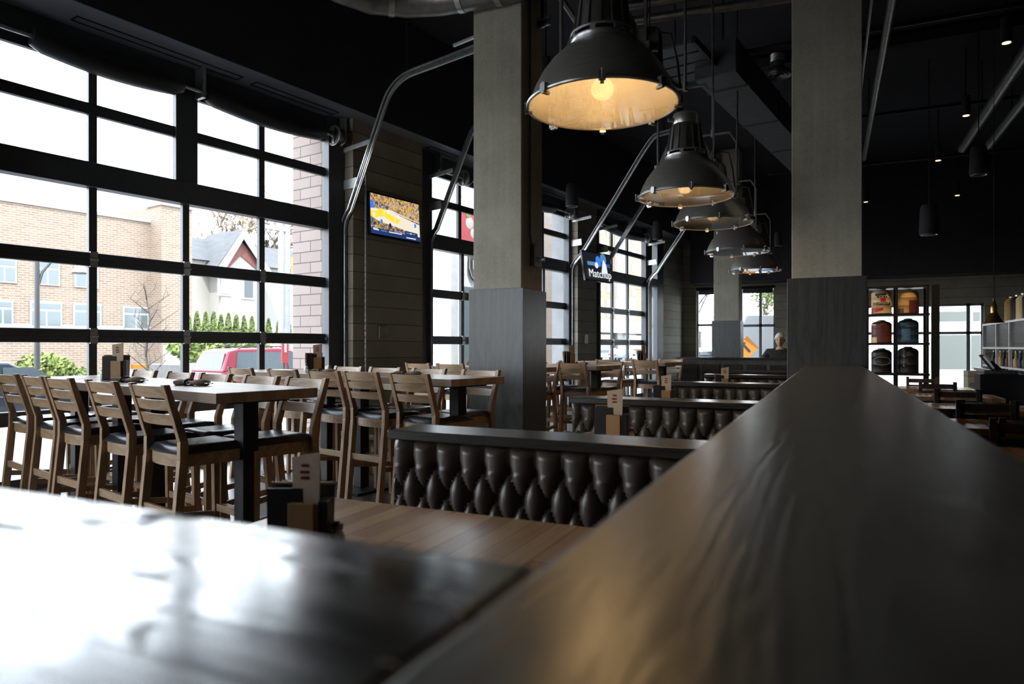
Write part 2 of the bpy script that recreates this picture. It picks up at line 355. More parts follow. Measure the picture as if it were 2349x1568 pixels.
def hinge_mb(x, z):
    m = MB(); m.box(x-.035, x+.035, -.062, -.045, z-.075, z+.075); m.cyl((x-.04, -.062, z), (x+.04, -.062, z), .014, n=8); return m
def star_mb(x, z, w=.07):
    m = MB()
    for dx in (-w*.6, w*.6):
        for sg in (1, -1):
            m.prism([(x+dx-.028, z+sg*.09), (x+dx, z+sg*.02), (x+dx+.028, z+sg*.09), (x+dx, z+sg*.17)], -.085, -.07)
    m.box(x-.1, x+.1, -.1, -.07, z-.018, z+.018); m.cyl((x+.04, -.1, z), (x+.04, -.05, z), .03, n=8)
    return m
ZR = [.667, 1.427, 2.176]
def bigdoor(num, s0, s1, stiles, upst, left_j, right_j, top=4.08, thick_mid=None):
    d = thing('door_%d' % num, WLOC, WROT, None, None); d['kind'] = 'structure'
    r = MB()
    for z in ZR: r.box(s0, s1, -.045, .015, z-.066, z+.066); r.box(s0, s1, -.05, -.045, z-.062, z-.005); r.box(s0, s1, -.05, -.045, z+.005, z+.062)
    r.box(s0, s1, -.045, .02, 0.005, .12); put('rail', r, M['frame'], d, bevel=.004)
    r = MB(); r.box(s0-.02, s1+.02, -.09, .06, 2.88, 3.12); put('header_beam', r, M['frame'], d, bevel=.006)
    for x in stiles: put('stile', MB().box(x-.038, x+.038, -.04, .015, .12, 2.88), M['frame'], d, bevel=.004)
    ed = [s0] + list(stiles) + [s1]; zs = [.12] + ZR + [2.88]
    g = MB()
    for a, b in zip(ed, ed[1:]):
        for z0, z1 in zip(zs, zs[1:]): g.box(a+.02, b-.02, -.012, -.006, z0+.02, z1-.02)
    put('glass_pane', g, M['glass'], d)
    for z in ZR:
        for x in stiles: put('hinge', hinge_mb(x, z), M['steel'], d)
    for z in ZR[:2]:
        if right_j: put('roller_plate', star_mb(s1+.07, z), M['steel'], d)
        if left_j: put('roller_plate', star_mb(s0-.07, z), M['steel'], d)
    w = thing('window_%d' % num, WLOC, WROT, None, None); w['kind'] = 'structure'
    r = MB(); r.box(s0, s1, -.04, .02, 3.595, 3.705); r.box(s0, s1, -.04, .02, top-.02, 4.4)
    put('frame', r, M['frame'], w, bevel=.004)
    for x in upst: put('mullion', MB().box(x-.04, x+.04, -.038, .015, 3.12, top), M['frame'], w, bevel=.004)
    if thick_mid is not None: put('mullion', MB().box(thick_mid-.125, thick_mid+.125, -.06, .016, 3.12, 4.4), M['frame'], w, bevel=.006)
    g = MB(); g.box(s0+.01, s1-.01, -.01, -.004, 3.12, 3.6); g.box(s0+.01, s1-.01, -.01, -.004, 3.7, top)
    put('glass_pane', g, M['glass'], w)
    j = MB(); j.box(s0-left_w(num), s0, -.12, .018, 0, 4.4); j.box(s1, s1+right_w(num), -.12, .018, 0, 4.4)
    put('jamb', j, M['frame'], d, bevel=.005)
def left_w(n): return {1: .24, 2: .40, 3: .42, 12: .2}[n]
def right_w(n): return {1: .27, 2: .10, 3: .40, 12: .15}[n]
bigdoor(12, -10.0, -6.45, [-9.1, -8.2, -7.3], [-9.1, -7.3], True, True)
bigdoor(1, -4.74, -.88, [-3.765, -2.81, -1.845], [-3.765, -1.845], True, True, thick_mid=-2.81)
bigdoor(2, 1.20, 5.57, [2.075, 2.95, 3.83, 4.70], [2.0, 4.66], True, True, thick_mid=3.35)
bigdoor(3, 6.97, 9.63, [7.84, 8.72], [7.8, 8.68], False, True)
# side light after the last door
d = thing('window_4', WLOC, WROT, None, None); d['kind'] = 'structure'
put('frame', MB().box(10.55, 10.98, -.06, .12, 0, 4.2).box(10.03, 10.55, -.06, .1, 2.95, 3.15).box(10.03, 10.55, -.06, .1, 4.1, 4.4).box(10.03, 10.55, -.06, .1, 0, .1), M['frame'], d, bevel=.005)
put('glass_pane', MB().box(10.03, 10.55, .0, .006, .1, 4.1), M['glass'], d)

# slotted air grilles in the soffit
def grille(s0, s1, o, k, lab):
    g = thing('linear_air_grille', W(s0, o, 4.39), WROT, lab, 'air grille', 'linear grilles in the black soffit')
    put('frame', MB().box(0, s1-s0, -.012, 0, -.008, .004).box(0, s1-s0, .11, .122, -.008, .004).box(0, .012, 0, .11, -.008, .004).box(s1-s0-.012, s1-s0, 0, .11, -.008, .004), M['black'], g)
    sl = MB()
    for q in (.028, .055, .082): sl.box(.012, s1-s0-.012, q, q+.008, -.006, .004)
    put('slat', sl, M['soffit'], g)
grs = [(-6.6, -5.25, 'beyond the left edge, above the left half of the nearest door'), (S(163, -.2), S(545, -.2), 'long black slotted grille above the nearest overhead door'),
       (S(575, -.2), S(765, -.2), 'black slotted grille above the nearest pier and drum'), (S(976, -.2), S(1040, -.2), 'black slotted grille just left of the big concrete column'),
       (S(1235, -.2), S(1300, -.2), 'black slotted grille just right of the big concrete column'), (S(1370, -.2), S(1420, -.2), 'black slotted grille above the second television')]
for k, (a, b, lab) in enumerate(grs):
    if k: grille(a, b, -.3, k, lab)
# ------------------------------------------------------------------ door gear: torsion shaft, drums, tracks
def torsion(s0, s1, covers, drums, lab, z=4.11):
    t = thing('torsion_shaft', W(s0, -.19, z), WROT, lab, 'door spring', 'door springs and shafts under the soffit')
    put('shaft', MB().cyl((0,0,0), (s1-s0,0,0), .018, n=10), M['steel'], t, smooth=True)
    for a, b in covers:
        pts = [(a-s0+(b-a)*k/14, 0, -.055*sin(pi*k/14)) for k in range(15)]
        rr = [.08]+[.115]*13+[.08]
        put('spring_cover', MB().tube(pts, rr, 14), M['black'], t, smooth=True)
    for x in drums:
        dr = put('cable_drum', MB().lathe([(.02,-.05),(.105,-.05),(.115,-.04),(.09,-.03),(.09,.05),(.125,.06),(.125,.075),(.02,.075)], 24), M['cast'], t, smooth=True)
        dr.rotation_euler = (0, -pi/2, 0); dr.location = (x-s0, 0, 0)
        hb = put('hub', MB().lathe([(.13,.0),(.135,.008),(.125,.016),(.105,.012),(.105,0)], 24, cap=False).cyl((0,0,0), (0,0,.03), .03, n=10).box(-.11,.11,-.014,.014,.0,.012), M['steel'], dr, smooth=True)
        hb.location = (0, 0, .078)
    for x in (s0+.05, (s0+s1)/2, s1-.02): put('bracket', MB().box(x-s0-.02, x-s0+.02, -.03, .12, -.06, .28), M['steel'], t)
torsion(-4.75, -.66, [(-4.35, -2.95), (-2.66, -1.03)], [-.78], 'sagging black torsion spring roll with chrome drum over the nearest overhead door')
torsion(1.25, 5.64, [(2.9, 4.85)], [1.98, 5.57], 'black torsion spring roll with silver drums over the second overhead door')
torsion(6.9, 9.8, [(7.2, 9.2)], [9.55], 'small black torsion spring roll and pale drum over the farthest overhead door')
def track(s, side, lab, k1=1.04, z1=4.73, k2=3.25, z2=4.86):
    t = thing('overhead_door_track', W(s, -.13, 0), WROT, lab, 'door track', 'curved steel tracks of the overhead doors')
    p = [(0, 0, .05), (0, 0, 2.85)]
    a = Vector((0, 0, 2.9)); b = Vector((0, -k1+.13, z1)); c = Vector((0, -k2, z2))
    for q in range(6):
        u = q/5; p.append(tuple((1-u)**2*Vector((0,0,2.9)) + 2*u*(1-u)*Vector((0,0,3.05)) + u*u*(a+(b-a)*.14)))
    for q in range(9):
        u = q/8; e0 = b+(a-b)*.16; e1 = b+(c-b)*.15; p.append(tuple((1-u)**2*e0+2*u*(1-u)*b+u*u*e1))
    p.append(tuple(c))
    ch = MB(); ch.bar(p, .012, .075, (0, 1, .35))
    put('track_web', ch, M['steel'], t)
    lip = MB()
    n = len(p)
    def off(pp, d):
        out = []
        for i in range(n):
            tt = (Vector(pp[min(i+1, n-1)])-Vector(pp[max(i-1, 0)])).normalized(); nn = Vector((1,0,0)).cross(tt).normalized()
            out.append(Vector(pp[i])+nn*d[1]+Vector((d[0],0,0)))
        return out
    for dd in ((side*.028, .036), (side*.028, -.036)): lip.tube(off(p, dd), .013, 6)
    put('track_lip', lip, M['steel'], t, smooth=True)
    put('bracket', MB().bar([(0, .12, 3.97), (0, -.60+.13, 4.02)], .01, .06, (0, 0, 1)), M['brightsteel'], t); put('bracket', MB().bar([(0, .12, 3.50), (0, -.34+.1, 3.52)], .01, .13, (0, 0, 1)), M['brightsteel'], t)
    put('angle', MB().box(-.012*side, .0, .02, .10, 3.0, 4.1).box(.0, .05*side, .09, .10, 3.0, 4.1) if side > 0 else MB().box(0, .012, .02, .10, 3.0, 4.1), M['steel'], t)
    put('hanger', MB().bar([(0, -k2+.1, z2), (0, -k2+.1, CEIL)], .03, .03, (0, 1, 0)), M['black'], t); put('hanger', MB().bar([(0, -k1-.1, z1+.06), (.0, -k1-.1, CEIL)], .008, .03, (0, 1, 0)), M['black'], t)
    return t
tA = track(-.62, -1, 'long curved steel track from the nearest drum up towards the big lamp')
put('bumper_spring', MB().bar([(0, -1.9, 4.93), (0, -2.9, 5.0)], .03, .03, (0, 0, 1)).box(-.01, .01, -2.75, -2.4, 4.86, 5.0), M['brightsteel'], tA)
track(1.12, 1, 'steel track rising beside the screen showing the ball game, left of the big column')
track(5.66, -1, 'steel track rising between the big column and the second television', 1.95, 5.45, 2.45, 5.5)
track(6.9, 1, 'steel track rising behind the second television', 1.95, 5.45, 2.45, 5.5)
track(9.72, -1, 'farthest steel track, by the pale corner pier', 1.95, 5.45, 2.2, 5.5)
# lift chain with its pulley bracket on the first pier
c = thing('hoist_chain', W(-.45, -.36, 0), WROT, 'thin steel pull chain hanging in front of the nearest concrete pier', 'chain')
lk = MB()
for k in range(76):
    z = 3.72-k*.044
    pts = [(.012*cos(a)*(k % 2), .012*cos(a)*(1-k % 2), z+.026*sin(a)) for a in [2*pi*q/8 for q in range(8)]]
    lk.tube(pts, .0042, 5, closed=True)
put('chain_links', lk, M['steel'], c, smooth=True)
put('guide_bracket', MB().box(-.03, .03, -.04, .085, 3.7, 3.8).prism([(-.09,3.66),(.02,3.74),(.02,3.86),(-.04,3.86)], -.03, -.02), M['steel'], c)
# ------------------------------------------------------------------ back wall with windows
Zb = lambda x: YB/(((x-CX)/F)*sin(TH)+cos(TH))
def xb(x): return at(x, Zb(x), z=0).x
def zb(x, y): return CH+(HZ-y)*Zb(x)/F
x1, x2, x3, x4, x5, x6 = xb(1597), xb(1668), xb(1698), xb(1778), xb(1985), xb(2258)
bw = MB()
segs = [(A1.x-.1, x1), (x2, x3), (x4, x5), (x6, XR)]
for a, b in segs: bw.box(a, b, YB, YB+.3, 0, CEIL)
for a, b, lo, hi in ((x1, x2, .95, 3.05), (x3, x4, .95, 3.05), (x5, x6, .15, 2.42)):
    bw.box(a, b, YB, YB+.3, 0, lo); bw.box(a, b, YB, YB+.3, hi, CEIL)
struct('wall_back', bw, M['board'])
struct('trim_3', MB().box(A1.x+.35, XR, YB-.7, YB, 3.12, CEIL), M['matte'])
def bwin(n, a, b, lo, hi, vs, hs, mt):
    w = thing('window_%d' % n, ((a+b)/2, YB+.1, 0), 0, None, None); w['kind'] = 'structure'; h = (b-a)/2
    f = MB(); f.box(-h, h, 0, .08, lo, lo+.06); f.box(-h, h, 0, .08, hi-.06, hi); f.box(-h, -h+.05, 0, .08, lo, hi); f.box(h-.05, h, 0, .08, lo, hi)
    for v in vs: f.box(v-(a+b)/2-.04, v-(a+b)/2+.04, 0, .08, lo, hi)
    for z in hs: f.box(-h, h, 0, .08, z-.035, z+.035)
    put('frame', f, mt, w); put('glass_pane', MB().box(-h+.03, h-.03, .03, .036, lo+.03, hi-.03), M['glass'], w)
    if n < 7: put('roller_blind', MB().box(-h+.06, h-.06, -.05, -.02, hi-.2, hi-.06).cyl((-h, -.04, hi-.04), (h, -.04, hi-.04), .04, n=10), M['black'], w)
M['alu'] = noisy('grey_window_frame', (.2,.22,.22), (.25,.27,.27), 9, .4, .3)
bwin(5, x1, x2, .95, 3.05, [], [zb(1620, 745)], M['alu'])
bwin(6, x3, x4, .95, 3.05, [xb(1744)], [zb(1740, 746)], M['alu'])
bwin(7, x5, x6, .15, 2.42, [xb(2128), xb(2223)], [zb(2190, 763)], M['alu'])
# ------------------------------------------------------------------ columns
def column(xl, xr, y0, lab, dep=.565, clad=1.93, top=CEIL):
    c = thing('concrete_column', ((xl+xr)/2, y0+dep/2, 0), 0, lab, 'column', 'square concrete columns')
    w = (xr-xl)/2; h = dep/2
    put('shaft', MB().box(-w, w, -h, h, clad-.1, top), M['conc'], c, bevel=.008)
    put('wood_cladding', MB().box(-w-.036, w+.036, -h-.036, h+.036, 0, clad), M['clad'], c, bevel=.003)
    return c
c1 = column(-.315, .25, 6.62, 'pale concrete column with black wood base at the end of the wide ledge')
c2 = column(-3.475, -2.91, 6.47, 'big concrete column with grained charcoal wood base beside the high tables')
c3 = column(-2.5, -1.93, 16.65, 'distant concrete column between the two far windows')
cd = MB(); q = .2825
cd.tube([(q+.02, -q+.18, 5.35), (q+.02, -q+.18, 2.52), (q+.03, -q+.2, 2.42), (q+.03, -q+.3, 2.36)], .013, 8)
put('conduit', cd, M['cast'], c2, smooth=True)
bx = put('junction_box', MB().box(q, q+.06, -.06, .12, 2.18, 2.42), M['cast'], c2, bevel=.006)
put('latch', MB().cyl((q+.06, .06, 2.26), (q+.12, .06, 2.26), .022, n=10), M['brightsteel'], bx, smooth=True)
# thermostat plates on the piers
tag(put('control_plate', MB().box(-.085, .085, -.02, .0, -.085, .085), M['cast'], bevel=.006), 'pale square control plate on the nearest pier below the ball game screen', 'wall plate')
o = bpy.data.objects['control_plate']; sP = S(878, TR); o.location = W(sP, TR, CH+(HZ-762)*ZW(sP, TR)/F); o.rotation_euler = (0, 0, WROT)
o = tag(put('control_plate', MB().box(-.07, .07, -.02, .0, -.1, .1), M['white'], bevel=.006), 'small white control plate on the second pier below the second television', 'wall plate')
sP = S(1344, TR); o.location = W(sP, TR, CH+(HZ-777)*ZW(sP, TR)/F); o.rotation_euler = (0, 0, WROT)
# ------------------------------------------------------------------ things under the ceiling
dp = [onz(x, y, 5.0) for x, y in ((700, -75), (775, -30), (850, -2), (930, 6), (1010, 2), (1090, -12), (1180, -32), (1300, -66), (1450,-110))]
dt = thing('round_air_duct', dp[3], 0, 'fat curved round metal duct crossing the top of the picture', 'duct')
put('tube', MB().tube([p-dp[3] for p in dp], .15, 18), M['cast'], dt, smooth=True)
for a, b in ((4, 5), (5, 6), (2, 3)): 
    p = dp[a].lerp(dp[b], .6)-dp[3]; dd = (dp[b]-dp[a]).normalized()*.03; put('seam_band', MB().cyl(p-dd, p+dd, .158, n=18), M['steel'], dt, smooth=True)
for p in (dp[2], dp[6]): put('hanger', MB().bar([p-dp[3]+Vector((0,0,.1)), Vector((p.x-dp[3].x, p.y-dp[3].y, CEIL-5.0))], .02, .02, (0,1,0)), M['black'], dt)
M['duct'] = noisy('dull_duct_metal', (.06,.065,.07), (.09,.095,.10), 10, .5, .3)
# rectangular duct running parallel to the window wall
def Dk(x, y, z): return onz(x, y, z)
bd = thing('rectangular_air_duct', onz(1640, 175, 4.55), WROT, 'dark grey rectangular duct slanting away behind the row of lamps', 'duct')
put('casing', MB().box(0, 6.5, -.25, .25, 0, .42), M['duct'], bd, bevel=.01)
for k in range(4): put('flange', MB().box(.5+k*1.6, .53+k*1.6, -.262, .262, -.012, .432), M['duct'], bd)
for k in (.3, 6.0): put('hanger', MB().box(k, k+.03, -.01, .01, .42, CEIL-4.55), M['black'], bd)
pl = thing('ceiling_access_panel', onz(1570, 150, 4.7), WROT-pi/2, 'pale grey slatted ceiling panel behind the nearest lamp', 'ceiling panel')
for k in range(4): put('panel_slat', MB().box(-.3, .3, -.55+k*.28, -.32+k*.28, 0, .03), M['duct'], pl)
for q in (-1, 1): put('panel_rail', MB().box(q*.32-.02, q*.32+.02, -.6, .6, -.03, .05), M['black'], pl)
for q in (-.5, .5): put('hanger', MB().box(-.31, -.3, q-.01, q+.01, 0.05, CEIL-4.7), M['black'], pl)
def pipe(name, pts, r, m, lab, cat='pipe', n=12):
    o = thing(name, pts[0], 0, lab, cat); put('tube', MB().tube([Vector(p)-Vector(pts[0]) for p in pts], r, n), m, o, smooth=True)
    for f in (.12, .85):
        p = (Vector(pts[-1])-Vector(pts[0]))*f; put('hanger', MB().box(p.x-.008, p.x+.008, p.y-.008, p.y+.008, p.z, CEIL-pts[0][2]), M['black'], o)
    return o
a = onz(1440, 50, 5.05); b = onz(1810, -5, 5.05)
pipe('grey_pipe', [a, a+(b-a)*1.15], .05, M['cast'], 'lower of two grey pipes crossing above the lamps')
a = onz(1440, 14, 5.15); b = onz(1810, -42, 5.15)
pipe('grey_pipe', [a, a+(b-a)*1.15], .05, M['cast'], 'upper of two grey pipes crossing above the lamps')
pipe('grey_pipe', [onz(1285, -6, 5.1), onz(1335, 70, 5.1)], .035, M['cast'], 'short slanting grey pipe left of the nearest lamp housing')
for X, r, lab in ((.40, .02, 'thin grey pipe close behind the right column'), (.60, .05, 'pale pipe running back just right of the right column'),
                  (2.22, .085, 'left of two thick pale pipes at upper right'), (2.62, .085, 'right of two thick pale pipes at upper right')):
    pipe('grey_pipe', [(X, 3.0, 5.0), (X, 15.0, 5.0)], r, M['cast'], lab)
for Y, z, lab in ((5.6, 5.15, 'nearest black conduit crossing the upper right ceiling'), (9.2, 5.1, 'second black conduit crossing the upper right ceiling'),
               (12.6, 5.1, 'third black conduit crossing the upper right ceiling'), (15.5, 5.0, 'farthest black conduit crossing the upper right ceiling')):
    pipe('black_conduit', [(-1.2, Y, z), (5.5, Y, z)], .028, M['black'], lab, 'conduit')
for Y in (4.2, 7.8, 11.4): 
    pipe('ceiling_beam', [(-4.5, Y, CEIL-.13), (5.5, Y, CEIL-.13)], .1, M['black'], '%s black roof joist under the ceiling' % {4.2: 'nearest', 7.8: 'middle', 11.4: 'farthest'}[Y], 'beam', 4)
# round diffuser hanging on a shiny flexible duct
q = at(1783, 10.5, y=172)
fz = CEIL-q.z
df = thing('round_ceiling_diffuser', q, 0, 'round ringed air diffuser on a shiny flexible duct left of the right column', 'air diffuser')
rr = MB()
for r in (.05, .11, .17): rr.lathe([(r, .0), (r+.035, -.02), (r+.04, 0), (r+.01, .03)], 24, cap=False)
put('ring', rr, M['cast'], df, smooth=True); put('collar', MB().lathe([(.2,.01),(.2,.04),(.1,.12),(.1,.2)], 24, cap=False), M['cast'], df, smooth=True)
pp = [(0, 0, .2+.06*k) for k in range(3)]+[(-.05*k, .02*k, .38+.08*k) for k in range(1, int((fz-.38)/.08)+1)]
fl = MB(); fpts = []; fr = []
for i in range(len(pp)-1):
    for k in range(6): fpts.append(Vector(pp[i]).lerp(Vector(pp[i+1]), k/6)); fr.append(.1+.008*(k % 2))
put('flexible_duct', fl.tube(fpts, fr, 16), M['steel'], df, smooth=True)
# hanging black speakers
spk = None
for k, (x, y, w, Zc, lab) in enumerate(((1490, 122, 62, 5.2, 'large black hanging cylinder speaker between the two nearest lamps'), (1312, 447, 30, 12, 'small black hanging speaker right of the big column'),
      (1508, 528, 24, 14, 'small black hanging speaker above the third overhead door'), (1785, 548, 18, 15, 'tiny black hanging speaker left of the right column'),
      (2245, 368, 38, 10, 'black hanging speaker below the pale pipes at upper right'), (2131, 503, 40, 11, 'black hanging speaker in the dark above the shelving'))):
    p = at(x, Zc, y=y)
    if spk is None:
        spk = thing('hanging_speaker', p, 0, lab, 'speaker', 'black cylindrical speakers on cords')
        put('body', MB().lathe([(.03,.17),(.075,.165),(.09,.12),(.1,-.12),(.098,-.17),(.08,-.175)], 20), M['matte'], spk, smooth=True)
        put('grille', MB().lathe([(.07,-.176),(.085,-.18),(.088,-.172)], 20, cap=False), M['cast'], spk, smooth=True)
        put('cord', MB().cyl((0,0,.16), (0,0,1.0), .006, n=6), M['black'], spk)
        o = spk
    else: o = dup(spk, p, 0, lab)
    s = w/F*Zc/.2; o.scale = (s, s, s)
    for ch in o.children:
        if ch.name.startswith('cord'):
            ch.data = ch.data.copy()
            for v in ch.data.vertices:
                if v.co.z > .5: v.co.z = (CEIL-p.z)/s
# small recessed warm downlights on black cans
dl = None
for k, (x, y, lab) in enumerate(((1252, 183, 'warm downlight just left of the nearest lamp'), (1558, 268, 'warm downlight right above the second lamp'), (1404, 98, 'tiny warm downlight behind the nearest lamp housing'), (2309, 98, 'warm downlight at the top right corner'),
      (2216, 265, 'warm downlight left of the two thick pale pipes'), (2152, 368, 'warm downlight over the shelving, left of the black speaker'), (2196, 448, 'warm downlight below the crossing conduits'),
      (2165, 484, 'warm downlight above the hanging black speaker on the right'), (1986, 463, 'warm downlight at the edge of the right column'), (2141, 520, 'faint warm downlight lowest in the dark on the right'))):
    Zc = F*(4.9-CH)/(HZ-y); p = at(x, Zc, y=y)
    if dl is None:
        dl = thing('ceiling_downlight', p, 0, lab, 'downlight', 'small warm ceiling downlights')
        put('can', MB().lathe([(.055,.0),(.06,.0),(.06,.3),(.02,.32)], 16), M['matte'], dl, smooth=True)
        put('lamp', MB().lathe([(.0,-.004),(.045,-.004),(.045,.0)], 16), M['down'], dl)
        put('stem', MB().cyl((0,0,.3), (0,0,CEIL-4.9), .01, n=6), M['black'], dl)
    else: dup(dl, p, 0, lab)
# ------------------------------------------------------------------ hanging factory lamps
def make_lamp(loc, lab):
    L = thing('factory_pendant_lamp', loc, 0, lab, 'pendant lamp', 'row of spun metal factory lamps')
    sh = MB(); pr = [(.378,-.012),(.385,-.006),(.385,.006),(.372,.012),(.366,.03),(.345,.085),(.31,.15),(.265,.21),(.21,.262),(.165,.295),(.155,.305)]
    sh.lathe(pr, 56, cap=False); put('shade', sh, M['spun'], L, smooth=True)
    inn = [(.378,-.012),(.364,.012),(.355,.035),(.335,.085),(.30,.145),(.255,.203),(.2,.252),(.14,.28),(.06,.285),(.0,.285)]
    put('reflector', MB().lathe(inn, 56, cap=False), M['inner'], L, smooth=True)
    put('rim', MB().tube([(.383*cos(2*pi*k/56), .383*sin(2*pi*k/56), -.004) for k in range(56)], .0085, 8, closed=True), M['steel'], L, smooth=True)
    put('lens', MB().lathe([(.0,-.012),(.374,-.008),(.374,-.005),(.0,-.009)], 48, cap=False), M['lens'], L, smooth=True)
    for k in range(8):
        a = 2*pi*k/8+.3; R = Matrix.Rotation(a, 4, 'Z')
        put('clip', MB().box(.378, .402, -.017, .017, -.022, .02, R).box(.36, .40, -.009, .009, -.03, -.018, R).cyl(R @ Vector((.398,0,-.02)), R @ Vector((.398,0,.028)), .005, n=6), M['steel'], L)
    nk = MB(); nk.lathe([(.155,.30),(.162,.31),(.162,.325),(.15,.33)], 36, cap=False); nk.lathe([(.16,.345),(.165,.352),(.16,.36),(.148,.36)], 36, cap=False)
    for k in range(8):
        a = 2*pi*k/8; nk.box(.148, .162, -.015, .015, .32, .35, Matrix.Rotation(a, 4, 'Z'))
    put('collar', nk, M['steel'], L, smooth=True)
    h = MB(); h.lathe([(.14,.35),(.138,.37),(.118,.56),(.105,.58),(.0,.582)], 32)
    for k in range(14):
        a = 2*pi*k/14; h.hexa([Matrix.Rotation(a,3,'Z') @ Vector(v) for v in ((.12,-.006,.365),(.152,-.006,.365),(.152,.006,.365),(.12,.006,.365))],
                              [Matrix.Rotation(a,3,'Z') @ Vector(v) for v in ((.10,-.006,.565),(.126,-.006,.555),(.126,.006,.555),(.10,.006,.565))])
    put('ballast_housing', h, M['cast'], L, smooth=True)
    cp = put('top_cap', MB().lathe([(.098,.58),(.1,.585),(.1,.66),(.093,.672),(.0,.674)], 28), M['spun'], L, smooth=True)
    put('thumb_screw', MB().cyl((-.085,-.05,.62), (-.125,-.07,.62), .018, n=8), M['steel'], cp)
    y = MB()
    pts = [(-.225,0,.2), (-.225,0,.775), (-.16,0,.885), (.16,0,.885), (.225,0,.775), (.225,0,.2)]
    for a, b in zip(pts, pts[1:]): y.bar([a, b], .012, .032, (0, 1, 0))
    for s in (-1, 1): y.prism([(s*.225,.2),(s*.225,.27),(s*.15,.44),(s*.14,.33)], -.006, .006)
    put('yoke', y, M['cast'], L)
    b = MB()
    for s in (-1, 1): b.box(s*.235-.014, s*.235+.014, -.026, .026, .175, .275)
    put('yoke_foot', b, M['steel'], L, bevel=.004)
    rod = MB(); rod.cyl((0,0,.865), (0,0,CEIL-loc[2]), .012, n=8); rod.cyl((0,0,.86), (0,0,.93), .022, n=8)
    put('hanging_rod', rod, M['cast'], L, smooth=True)
    lv = MB(); lv.cyl((.2,.05,.31), (.27,.07,.31), .055, n=14); lv.tube([(.27,.07,.35),(.33,.1,.34),(.36,.11,.2),(.375,.11,.06)], .006, 6)
    put('igniter', lv, M['cast'], L, smooth=True)
    put('bulb', MB().ball((0,0,.235), .035, 14, 10, (1,1,1.4)), M['bulb'], L, smooth=True)
    return L
lamps = [(1382,240,340,'nearest and largest hanging metal lamp, high at the centre'), (1572,450,213,'second hanging metal lamp with its finned housing in full view'),
         (1635,511,174,'third hanging metal lamp, mostly hidden behind the second'), (1691,577,138,'fourth hanging metal lamp, small, left of the right column'), (1732,620,110,'fifth and farthest hanging metal lamp')]
L0 = None
for x, y, w, lab in lamps:
    Zc = F*.76/w; p = at(x, Zc, y=y)
    if L0 is None: L0 = make_lamp(p, lab); LT = p.z
    else:
        o = dup(L0, p, 0, lab)
        for ch in o.children:
            if ch.name.startswith('hanging_rod'):
                ch.data = ch.data.copy()
                for v in ch.data.vertices:
                    if v.co.z > 1.5: v.co.z = CEIL-p.z
    pl = bpy.data.lights.new('lamp_glow', 'POINT'); pl.energy = 7; pl.color = (1,.64,.3); pl.shadow_soft_size = .06
    lo = bpy.data.objects.new('lamp_glow', pl); COL.objects.link(lo); lo.location = p+Vector((0,0,.07))
